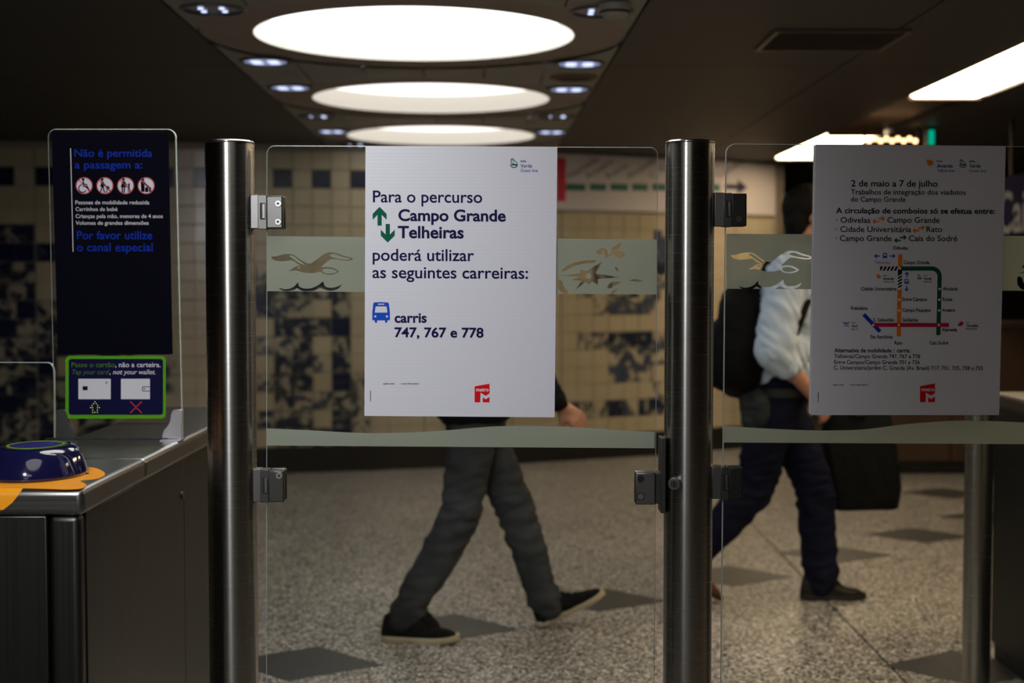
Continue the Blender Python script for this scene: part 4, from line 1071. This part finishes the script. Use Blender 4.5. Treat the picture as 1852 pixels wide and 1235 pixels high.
v_, f_ = ell([(.01, .0592), (.30, .0595), (.30, .0600), (.48, .0612), (.46, .0618), (.01, .0605)], -.985, 2.93, .102, .125, TOP+.0014)
MB().add(v_, f_).build('target_disc', mat('reader_disc_blue', (.03, .03, .20), .25), rd, smooth='auto')
v_, f_ = ell([(.50, .0608), (.50, .0620), (.56, .0620), (.56, .0608), (.50, .0608)], -.985, 2.93, .102, .125, TOP+.0014)
MB().add(v_, f_).build('lime_ring', mat('lime_ring_plastic', (.16, .28, .03), .4), rd, smooth='auto')
# ------------------------------------------------------------------ people
def blob(name, items, m, parent, voxel=.008, smooth=4, wrinkle=None):
    mb = MB()
    for it in items:
        if it[0] == 'c':
            _, a, b, ra, rb = it
            mb.cone(a, b, ra, rb, 20); mb.ball(a, ra*.995, n=16); mb.ball(b, rb*.995, n=16)
        elif it[0] == 'e': mb.ball(it[1], *it[2], n=24, M=(it[3] if len(it) > 3 else None))
        elif it[0] == 'b': mb.box(it[1], it[2], M=(it[3] if len(it) > 3 else None))
    me = bpy.data.meshes.new(name); me.from_pydata([tuple(v) for v in mb.v], [], mb.f)
    bm = bmesh.new(); bm.from_mesh(me); bmesh.ops.remove_doubles(bm, verts=bm.verts, dist=1e-5); bmesh.ops.recalc_face_normals(bm, faces=bm.faces); bm.to_mesh(me); bm.free()
    tmp = bpy.data.objects.new(name, me); C.objects.link(tmp)
    r = tmp.modifiers.new('r', 'REMESH'); r.mode = 'VOXEL'; r.voxel_size = voxel; r.use_smooth_shade = True
    s = tmp.modifiers.new('s', 'SMOOTH'); s.iterations = smooth; s.factor = .5
    dg = bpy.context.evaluated_depsgraph_get(); dg.update()
    m2 = bpy.data.meshes.new_from_object(tmp.evaluated_get(dg))
    bpy.data.objects.remove(tmp); bpy.data.meshes.remove(me)
    if wrinkle:
        nn = [v.normal.copy() for v in m2.vertices]; cc = [v.co.copy() for v in m2.vertices]
        m2.vertices.foreach_set('co', [x for c_, n_ in zip(cc, nn) for x in c_+n_*wrinkle(c_)])
    m2.name = name; m2.materials.clear(); m2.materials.append(m)
    for p in m2.polygons: p.use_smooth = True
    o = bpy.data.objects.new(name, m2)
    return link(o, parent)
def lerp(a, b, t): return a+(b-a)*t
def cloth_noise(amp, f1=9, sq=(1, 1, 2.6)):
    def w(c):
        q = Vector((c.x*sq[0], c.y*sq[1], c.z*sq[2]))*f1
        n = noise.noise(q)
        return amp*(abs(n)*2-.5)+amp*.4*noise.noise(q*2.7)
    return w
SKIN = mat('skin', (.50, .24, .15), .5, var=.08, vscale=60)
def limb(a, b, c, ra, rb, rc, mid=1.06):
    """two bone limb with a muscle swell"""
    return [('c', a, lerp(a, b, .45), ra, lerp(ra, rb, .3)*mid), ('c', lerp(a, b, .45), b, lerp(ra, rb, .3)*mid, rb), ('c', b, lerp(b, c, .35), rb, rb*1.02), ('c', lerp(b, c, .35), c, rb*1.02, rc)]
def hand(w, d, palm_n, s=1.0, curl=.6):
    """wrist w, direction d of the fingers, palm_n the way the palm faces"""
    d = d.normalized(); palm_n = (palm_n-d*palm_n.dot(d)).normalized(); side_ = d.cross(palm_n)
    out = []; base = w+d*.085*s
    out += [('c', w, w+d*.03*s, .024*s, .026*s)]
    for k in range(4):
        o = (k-1.5)*.019*s
        kn = base+side_*o-d*abs(k-1.3)*.003*s
        out.append(('c', w+d*.02*s+side_*o*.6, kn, .015*s, .0115*s))
        L = [.040, .046, .043, .034][k]*s
        a0 = curl*.6; p1 = kn+(d*math.cos(a0)+palm_n*math.sin(a0))*L
        a1 = a0+curl; p2 = p1+(d*math.cos(a1)+palm_n*math.sin(a1))*L*.65
        a2 = a1+curl*.7; p3 = p2+(d*math.cos(a2)+palm_n*math.sin(a2))*L*.5
        out += [('c', kn, p1, .0100*s, .0090*s), ('c', p1, p2, .0090*s, .0082*s), ('c', p2, p3, .0082*s, .0072*s)]
    t0 = w+d*.025*s-side_*.022*s; t1 = t0+(d*.6-side_*.6+palm_n*.4).normalized()*.038*s; t2 = t1+(d*.85-side_*.1+palm_n*.5).normalized()*.030*s
    out += [('c', t0, t1, .0135*s, .0105*s), ('c', t1, t2, .0105*s, .0085*s)]
    return out
def head_parts(c, neck, f):
    """c centre of the skull, f facing (unit, horizontal)"""
    s = Vector((0, 0, 1)).cross(f); M = Matrix((f, s, Vector((0, 0, 1)))).transposed()
    P = lambda a, b, z: c+f*a+s*b+Vector((0, 0, z))
    it = [('e', P(-.008, 0, .02), (.098, .076, .095), M), ('e', P(.030, 0, -.045), (.062, .058, .068), M), ('e', P(.052, 0, -.088), (.030, .032, .024), M),
          ('c', P(.096, 0, .005), P(.112, 0, -.028), .007, .012), ('e', P(.100, 0, -.030), (.012, .017, .009), M),
          ('e', P(.088, 0, -.058), (.010, .024, .007), M), ('e', P(.086, 0, -.070), (.010, .020, .006), M),
          ('e', P(.085, 0, .024), (.014, .050, .008), M),
          ('c', neck, P(-.02, 0, -.05), .056, .053)]
    for k in (-1, 1):
        it += [('e', P(-.004, k*.076, -.015), (.018, .008, .030), M)]
    return it, P, M
def face_extras(par, P, M, iris):
    for k in (-1, 1):
        o = MB().ball(P(.079, k*.030, .004), .0125, n=14).build('eye', mat('eye_white', (.65, .63, .6), .25), par, smooth=True)
        MB().ball(P(.0885, k*.030, .004), .0050, n=10).build('iris', iris, o, smooth=True)
def shoe(par, heel, yaw, pitch, L, upper, sole, lace, name='shoe', roll=0, thick=.022):
    """heel: point under the heel; yaw about z, pitch lifts the toe"""
    M = Matrix.Translation(heel)@Matrix.Rotation(yaw, 4, 'Z')@Matrix.Rotation(-pitch, 4, 'Y')
    st = [(0, .020, .05), (.03, .031, .098), (.10, .034, .110), (.22, .034, .120), (.34, .035, .116), (.46, .038, .098), (.58, .043, .067), (.70, .047, .056), (.82, .046, .049), (.92, .038, .042), (.98, .024, .032), (1.0, .008, .02)]
    n = 15; vs = []; fs = []
    for x, w, h in st:
        for k in range(n):
            a = math.pi*k/(n-1); cc, ss = math.cos(a), math.sin(a)
            y = math.copysign(abs(cc)**.75, cc)*w; z = thick*.8+(ss**.8)*(h-thick*.8)
            vs.append(M@Vector((x*L, y*L/.29, z*L/.29)))
    for i in range(len(st)-1):
        for k in range(n-1): fs.append((i*n+k, (i+1)*n+k, (i+1)*n+k+1, i*n+k+1))
    fs += [tuple(range(n-1, -1, -1)), tuple(range((len(st)-1)*n, len(st)*n))]
    for i in range(len(st)-1): fs.append((i*n, i*n+n-1, (i+1)*n+n-1, (i+1)*n))
    up = MB().add(vs, fs).build(name, upper, par, smooth='auto')
    ss_ = [(-.012, .012), (0, .026), (.04, .035), (.12, .039), (.25, .038), (.42, .038), (.58, .046), (.72, .051), (.84, .049), (.93, .041), (1.0, .026), (1.025, .010)]
    out = [(x*L, w*L/.29) for x, w in ss_]+[(x*L, -w*L/.29) for x, w in reversed(ss_)]
    m = len(out); vs = []; tk = thick*L/.29
    def spring(x): t_ = x/L; return .012*max(0, t_-.72)**1.3*4*L/.29+(.006*max(0, .1-t_)*10 if t_ < .1 else 0)
    for z in (0, tk*.15, tk*.85, tk):
        ins = .003 if z in (0, tk) else 0
        vs += [M@Vector((x, y*(1-ins*12), z+spring(x)*(1 if z else 1))) for x, y in out]
    fs = [tuple(range(m-1, -1, -1)), tuple(range(3*m, 4*m))]
    for j in range(3): fs += [(j*m+k, j*m+(k+1) % m, (j+1)*m+(k+1) % m, (j+1)*m+k) for k in range(m)]
    MB().add(vs, fs).build('sole', sole, up, smooth='auto')
    lm = MB()
    for k in range(4):
        x = (.40+.075*k)*L; z = (.098-.0125*k)*L/.29
        lm.cone(M@Vector((x, -.022, z)), M@Vector((x+.008, .022, z)), .0025, .0025, 8); lm.cone(M@Vector((x, .022, z)), M@Vector((x+.008, -.022, z)), .0025, .0025, 8)
    for s_ in (-1, 1):
        a = M@Vector((.39*L, 0, .104*L/.29)); b = M@Vector((.36*L, s_*.03, .118*L/.29)); c_ = M@Vector((.42*L, s_*.036, .096*L/.29))
        lm.cone(a, b, .003, .003, 8); lm.cone(b, c_, .003, .003, 8)
    lm.build('laces', lace, up, smooth=True)
    return up
# ---- first walker
def V(px, py, Y): return at(px, py, Y)
JEANS = mat('faded_black_denim', (.046, .050, .054), .85, spec=.15, bump=.25, bscale=700, var=.30, vscale=9)
JACKET = mat('black_jacket_cloth', (.008, .008, .010), .8, spec=.1, bump=.2, bscale=300)
RUBBER = mat('cream_rubber', (.52, .45, .30), .6)
SNEAK = mat('black_suede', (.005, .005, .006), .9, spec=.1)
YN, YFAR = 5.345, 5.50
fr_heel = on_z(700, 1148, 0); fn = on_z(985, 1143, 0)
P1 = thing('person', 'person in a black jacket and faded black jeans walking right behind the bus poster', 'person', (V(860, 760, 5.42).x, 5.42, 0), 'passers-by behind the gates')
hipR, hipL = V(858, 758, YN), V(862, 758, YFAR)
kneeR, ankR = V(832, 935, YN), V(742, 1098, YN-.01)
kneeL, ankL = V(934, 925, YFAR), V(988, 1090, YFAR+.02)
pel = V(860, 735, 5.42); chest = V(850, 560, 5.42); neck = V(856, 452, 5.42); headc = V(866, 385, 5.42)
shR, shL = V(848, 480, 5.24), V(846, 480, 5.60)
elR, wrR = V(930, 622, 5.17), V(1012, 733, 5.20)
elL, wrL = V(768, 575, 5.66), V(700, 660, 5.62)
f1 = Vector((1, 0, 0))
hp, P_, M_ = head_parts(headc, neck, f1)
body = hp+[('c', neck, lerp(neck, chest, .4), .055, .085), ('e', lerp(chest, neck, .25), (.105, .165, .12)), ('e', chest, (.105, .150, .17)), ('e', lerp(chest, pel, .55), (.095, .135, .14)), ('e', pel, (.105, .155, .11))]
body += [('c', shR, lerp(neck, chest, .35), .045, .07), ('c', shL, lerp(neck, chest, .35), .045, .07)]
body += limb(shR, elR, wrR, .042, .033, .023)+limb(shL, elL, wrL, .042, .033, .023)
body += limb(hipR, kneeR, ankR, .078, .050, .034)+limb(hipL, kneeL, ankL, .078, .050, .034)
body += hand(wrR, Vector((.75, 0, -.62)), Vector((-.3, .9, -.4)), curl=.75)+hand(wrL, Vector((-.3, 0, -1)), Vector((.2, -.9, 0)), curl=.6)
body += [('c', ankR, ankR+Vector((.07, 0, -.06)), .034, .024), ('c', ankL, ankL+Vector((.08, 0, -.005)), .034, .028)]
b1 = blob('body', body, SKIN, P1, .0065, 3)
IR = mat('dark_iris', (.03, .02, .012), .2)
face_extras(P1, P_, M_, IR)
HAIR = mat('dark_hair', (.008, .006, .005), .6, spec=.15, bump=.5, bscale=250)
blob('hair', [('e', P_(-.016, 0, .034), (.106, .086, .098), M_), ('e', P_(-.055, 0, -.012), (.058, .076, .075), M_), ('e', P_(.055, 0, .088), (.045, .06, .03), M_)], HAIR, P1, .009, 2, cloth_noise(.004, 40, (1, 1, 1)))
tr = [('c', hipR, kneeR, .097, .077), ('c', kneeR, lerp(kneeR, ankR, .5), .077, .074), ('c', lerp(kneeR, ankR, .5), ankR+Vector((-.01, 0, -.005)), .074, .062), ('c', ankR, ankR+Vector((-.022, 0, -.040)), .068, .062),
      ('c', hipL, kneeL, .094, .075), ('c', kneeL, lerp(kneeL, ankL, .5), .076, .070), ('c', lerp(kneeL, ankL, .5), ankL+Vector((-.015, 0, .015)), .070, .060), ('c', ankL+Vector((0, 0, .02)), ankL+Vector((.012, 0, -.012)), .062, .056),
      ('e', pel, (.125, .175, .13)), ('e', lerp(hipR, hipL, .5), (.12, .165, .12))]
def denim(c):
    near = 0
    for k_, w in ((kneeR, .16), (kneeL, .16), (ankR, .13), (ankL, .13)):
        near = max(near, math.exp(-((c-k_).length/w)**2))
    q = Vector((c.x*12+c.z*14, c.y*10, c.z*34-c.x*10))
    n = noise.noise(q); n2 = noise.noise(q*2.1+Vector((5, 2, 1)))
    return (.003+.009*near)*(n*1.2)+.003*near*n2
blob('jeans', tr, JEANS, P1, .008, 3, denim)
jk = [('e', lerp(chest, neck, .25), (.135, .195, .14)), ('e', chest, (.135, .185, .19)), ('e', lerp(chest, pel, .55), (.13, .175, .16)), ('e', V(857, 738, 5.42), (.152, .200, .090)), ('c', neck+Vector((-.005, 0, .0)), lerp(neck, chest, .4), .072, .10),
      ('c', shR, elR, .070, .057), ('c', elR, lerp(elR, wrR, .93), .057, .044), ('c', shL, elL, .070, .057), ('c', elL, lerp(elL, wrL, .93), .057, .044),
      ('c', shR, lerp(neck, chest, .35), .068, .09), ('c', shL, lerp(neck, chest, .35), .068, .09)]
blob('jacket', jk, JACKET, P1, .009, 4, cloth_noise(.007, 10))
SOCK = mat('black_sock', (.006, .006, .007), .9, spec=.1)
for a_, k_, dz in ((ankR, kneeR, Vector((.085, 0, -.078))), (ankL, kneeL, Vector((.105, 0, -.005)))):
    blob('sock', [('c', lerp(a_, k_, .22), a_, .046, .044), ('c', a_, a_+dz, .042, .030), ('c', a_, a_+Vector((-.01, 0, -.05)), .042, .036)], SOCK, P1, .008, 2)
shoe(P1, Vector((on_z(690, 1160).x, YN-.02, .0)), R(-4), R(0), .288, SNEAK, RUBBER, SNEAK, 'sneaker')
hl = V(975, 1140, YFAR+.03); hl.z = max(hl.z, .002)
shoe(P1, hl, R(2), R(25), .285, SNEAK, RUBBER, SNEAK, 'sneaker')
# ---- second walker
NJ = mat('dark_navy_denim', (.006, .007, .020), .85, spec=.1, bump=.2, bscale=700, var=.25, vscale=9)
SHIRT = mat('pale_blue_shirt', (.56, .66, .82), .8, spec=.2, bump=.1, bscale=500)
D2 = 6.02; D2N, D2F = 5.95, 6.12
P2 = thing('person', 'person in pale blue shirt and navy jeans wearing a backpack, beside the map poster', 'person', (V(1400, 700, D2).x, D2, 0), 'passers-by behind the gates')
hipN, hipF = V(1402, 716, D2N), V(1402, 716, D2F)
kneeF, ankF = V(1474, 878, D2F-.06), V(1484, 1040, D2F-.08)
kneeN, ankN = V(1366, 884, D2N), V(1245, 1018, D2N)
pel = V(1402, 690, D2); chest = V(1428, 560, D2); neck = V(1446, 462, D2); headc = V(1466, 388, D2)
shN, shF = V(1424, 494, D2-.18), V(1432, 494, D2+.18)
elN, wrN = V(1400, 632, D2-.22), V(1468, 712, D2-.17)
elF, wrF = V(1486, 602, D2+.20), V(1542, 700, D2+.10)
hp, P_, M_ = head_parts(headc, neck, f1)
body = hp+[('c', neck, lerp(neck, chest, .4), .058, .09), ('e', lerp(chest, neck, .25), (.11, .17, .12)), ('e', chest, (.11, .155, .17)), ('e', lerp(chest, pel, .55), (.10, .14, .14)), ('e', pel, (.11, .16, .11))]
body += [('c', shN, lerp(neck, chest, .35), .045, .07), ('c', shF, lerp(neck, chest, .35), .045, .07)]
body += limb(shN, elN, wrN, .044, .037, .027)+limb(shF, elF, wrF, .044, .035, .026)
body += limb(hipN, kneeN, ankN, .080, .052, .035)+limb(hipF, kneeF, ankF, .080, .052, .035)
body += hand(wrN, Vector((.6, .1, -.75)), Vector((-.2, .9, -.2)), curl=.7)+hand(wrF, Vector((.25, 0, -1)), Vector((.1, -.9, 0)), curl=1.15)
body += [('c', ankF, ankF+Vector((.07, 0, -.06)), .034, .024), ('c', ankN, ankN+Vector((.05, 0, -.06)), .034, .028)]
blob('body', body, SKIN, P2, .0065, 3)
face_extras(P2, P_, M_, IR)
blob('hair', [('e', P_(-.016, 0, .032), (.108, .088, .100), M_), ('e', P_(-.058, 0, -.025), (.058, .078, .085), M_), ('e', P_(.055, 0, .088), (.045, .06, .03), M_)], HAIR, P2, .009, 2, cloth_noise(.004, 40, (1, 1, 1)))
kset = (kneeN, kneeF, ankN, ankF)
def denim2(c):
    near = max(math.exp(-((c-k_).length/.14)**2) for k_ in kset)
    q = Vector((c.x*12+c.z*14, c.y*10, c.z*34-c.x*10))
    return (.004+.010*near)*noise.noise(q)*1.2
blob('jeans', [('c', hipN, kneeN, .112, .082), ('c', kneeN, lerp(kneeN, ankN, .5), .084, .076), ('c', lerp(kneeN, ankN, .5), ankN, .076, .066), ('c', hipF, kneeF, .110, .086), ('c', kneeF, ankF, .086, .074), ('c', ankF, ankF+Vector((.0, 0, -.04)), .074, .066),
               ('e', pel, (.13, .18, .12)), ('e', lerp(hipN, hipF, .5), (.13, .17, .12))], NJ, P2, .008, 3, denim2)
sh = [('e', lerp(chest, neck, .25), (.145, .195, .14)), ('e', chest, (.155, .195, .18)), ('e', lerp(chest, pel, .5), (.150, .190, .15)), ('e', lerp(chest, pel, .85), (.145, .185, .09)), ('c', neck, lerp(neck, chest, .4), .070, .11),
      ('c', shN, elN, .082, .080), ('c', elN, lerp(elN, wrN, .34), .080, .062), ('c', shF, elF, .078, .066), ('c', elF, lerp(elF, wrF, .34), .066, .056),
      ('c', shN, lerp(neck, chest, .35), .07, .09), ('c', shF, lerp(neck, chest, .35), .07, .09)]
def shirtw(c):
    q = Vector((c.x*16+c.z*8, c.y*8, c.z*12+c.x*8)); n = noise.noise(q)
    return .016*(abs(n)*1.8-.3)+.004*noise.noise(q*3)
blob('shirt', sh, SHIRT, P2, .008, 3, shirtw)
bz = V(1402, 700, D2).z
MB().lathe([(.150, -.018), (.157, -.018), (.157, .018), (.150, .018), (.150, -.018)], (0, 0, 0), 48)
mb = MB(); mb.lathe([(.98, -.018), (1.01, -.018), (1.01, .018), (.98, .018), (.98, -.018)], (0, 0, 0), 48)
for v in mb.v: v.x = V(1402, 700, D2).x+v.x*.142; v.y = D2+v.y*.190; v.z += bz-.012
mb.build('belt', BLACK, P2, smooth='auto')
DS = mat('dark_brown_leather', (.012, .007, .005), .5, spec=.25)
shoe(P2, Vector((on_z(1453, 1088).x, D2F-.09, 0)), R(0), 0, .272, DS, mat('dark_brown_sole', (.012, .008, .006), .6), DS, 'leather_shoe', thick=.018)
for a_, k_, dz in ((ankF, kneeF, Vector((.085, 0, -.075))), (ankN, kneeN, Vector((.06, 0, -.07)))):
    blob('sock', [('c', lerp(a_, k_, .22), a_, .046, .044), ('c', a_, a_+dz, .042, .030), ('c', a_, a_+Vector((-.01, 0, -.05)), .042, .036)], SOCK, P2, .008, 2)
toe = on_z(1301, 1092)
pit = R(-38)
shoe(P2, Vector((toe.x-.27*math.cos(pit), D2N-.0, .27*math.sin(-pit)+.004)), 0, pit, .268, mat('brown_leather', (.10, .035, .015), .45), mat('dark_brown_sole', (0, 0, 0)), DS, 'leather_shoe', thick=.018)
# grey cloth hanging under the backpack
GC = mat('charcoal_cloth', (.040, .046, .050), .9, spec=.1)
blob('jacket_round_waist', [('e', V(1368, 728, D2-.06), (.07, .14, .085)), ('e', V(1372, 748, D2-.10), (.06, .09, .07)), ('c', V(1350, 715, D2-.1), V(1362, 760, D2-.12), .035, .05)], GC, P2, .008, 3, cloth_noise(.006, 14))
# backpack
BPK = mat('black_nylon', (.005, .005, .006), .7, spec=.12, bump=.3, bscale=400)
bp = thing('backpack', 'black backpack worn by the person in the pale blue shirt', 'bag', V(1330, 700, D2))
blob('main_bag', [('c', V(1340, 560, D2-.10), V(1338, 668, D2-.10), .095, .105), ('c', V(1340, 560, D2+.10), V(1338, 668, D2+.10), .095, .105), ('c', V(1345, 548, D2), V(1336, 672, D2), .10, .115), ('c', V(1310, 605, D2-.06), V(1312, 672, D2-.06), .075, .085), ('c', V(1310, 605, D2+.06), V(1312, 672, D2+.06), .075, .085)], BPK, bp, .010, 4, cloth_noise(.004, 12))
blob('front_pocket', [('c', V(1300, 622, D2-.05), V(1300, 676, D2-.05), .055, .062), ('c', V(1300, 622, D2+.05), V(1300, 676, D2+.05), .055, .062)], BPK, bp, .009, 3)
for s_ in (-1, 1):
    pts_ = [V(1366, 528, D2+s_*.10), V(1388, 478, D2+s_*.115), V(1424, 462, D2+s_*.115), V(1456, 482, D2+s_*.13), V(1462, 540, D2+s_*.17), V(1440, 600, D2+s_*.21), V(1396, 640, D2+s_*.215), V(1358, 668, D2+s_*.12)]
    mb = MB()
    for a, b in zip(pts_, pts_[1:]): mb.cone(a, b, .017, .017, 10); mb.ball(b, .017, n=10)
    mb.build('shoulder_strap', BPK, bp, smooth='auto')
# big dark bag in the far hand
bg = thing('carrier_bag', 'large black bag carried by the person in navy jeans, beside the dark far post', 'bag', V(1560, 925, D2+.12))
yb0, yb1 = D2+.03, D2+.19
def bagpt(px, py, y): q = at(px, py, D2+.1); return Vector((q.x, y, q.z))
prof = [(1492, 742, .03), (1487, 800, .06), (1500, 880, .08), (1506, 920, .08)]
prof2 = [(1606, 742, .03), (1616, 800, .06), (1624, 880, .08), (1618, 918, .08)]
mb = MB(); sec = []
for (xl, yl, w), (xr, yr, w2) in zip(prof, prof2):
    a = bagpt(xl, yl, D2+.11); b = bagpt(xr, yr, D2+.11)
    sec.append([Vector((a.x, a.y-w*.7, a.z)), Vector((a.x+.02, a.y-w, a.z)), Vector((b.x-.02, b.y-w, b.z)), Vector((b.x, b.y-w*.7, b.z)), Vector((b.x, b.y+w*.7, b.z)), Vector((b.x-.02, b.y+w, b.z)), Vector((a.x+.02, a.y+w, a.z)), Vector((a.x, a.y+w*.7, a.z))])
vs = [p for s_ in sec for p in s_]; fs = []
for i in range(len(sec)-1):
    for k in range(8): fs.append((i*8+k, i*8+(k+1) % 8, (i+1)*8+(k+1) % 8, (i+1)*8+k))
fs += [tuple(range(8)), tuple(range(4*8-1, 3*8-1, -1))]
MB().add(vs, fs).build('bag_body', mat('black_bag_cloth', (.005, .006, .006), .7, spec=.1, bump=.3, bscale=200, var=.5, vscale=30), bg, bevel=.008)
MB().add([p*1.0+Vector((.004, 0, 0)) for s_ in sec[:] for p in (s_[3], s_[4])], [(0, 1, 3, 2), (2, 3, 5, 4), (4, 5, 7, 6)]).build('grey_gusset', mat('grey_bag_gusset', (.13, .12, .10), .7), bg)
for yy_ in (-.03, .03):
    a = bagpt(1525, 744, D2+.11); b = bagpt(1575, 744, D2+.11); t_ = wrF+Vector((.03, 0, -.095))
    mb = MB(); mb.cone((a.x, a.y+yy_, a.z), (t_.x-.01, t_.y+yy_*.2, t_.z), .007, .007, 10); mb.cone((b.x, b.y+yy_, b.z), (t_.x+.01, t_.y+yy_*.2, t_.z), .007, .007, 10); mb.cone((t_.x-.01, t_.y+yy_*.2, t_.z), (t_.x+.01, t_.y+yy_*.2, t_.z), .007, .007, 10)
    mb.build('bag_handle', BPK, bg, smooth='auto')
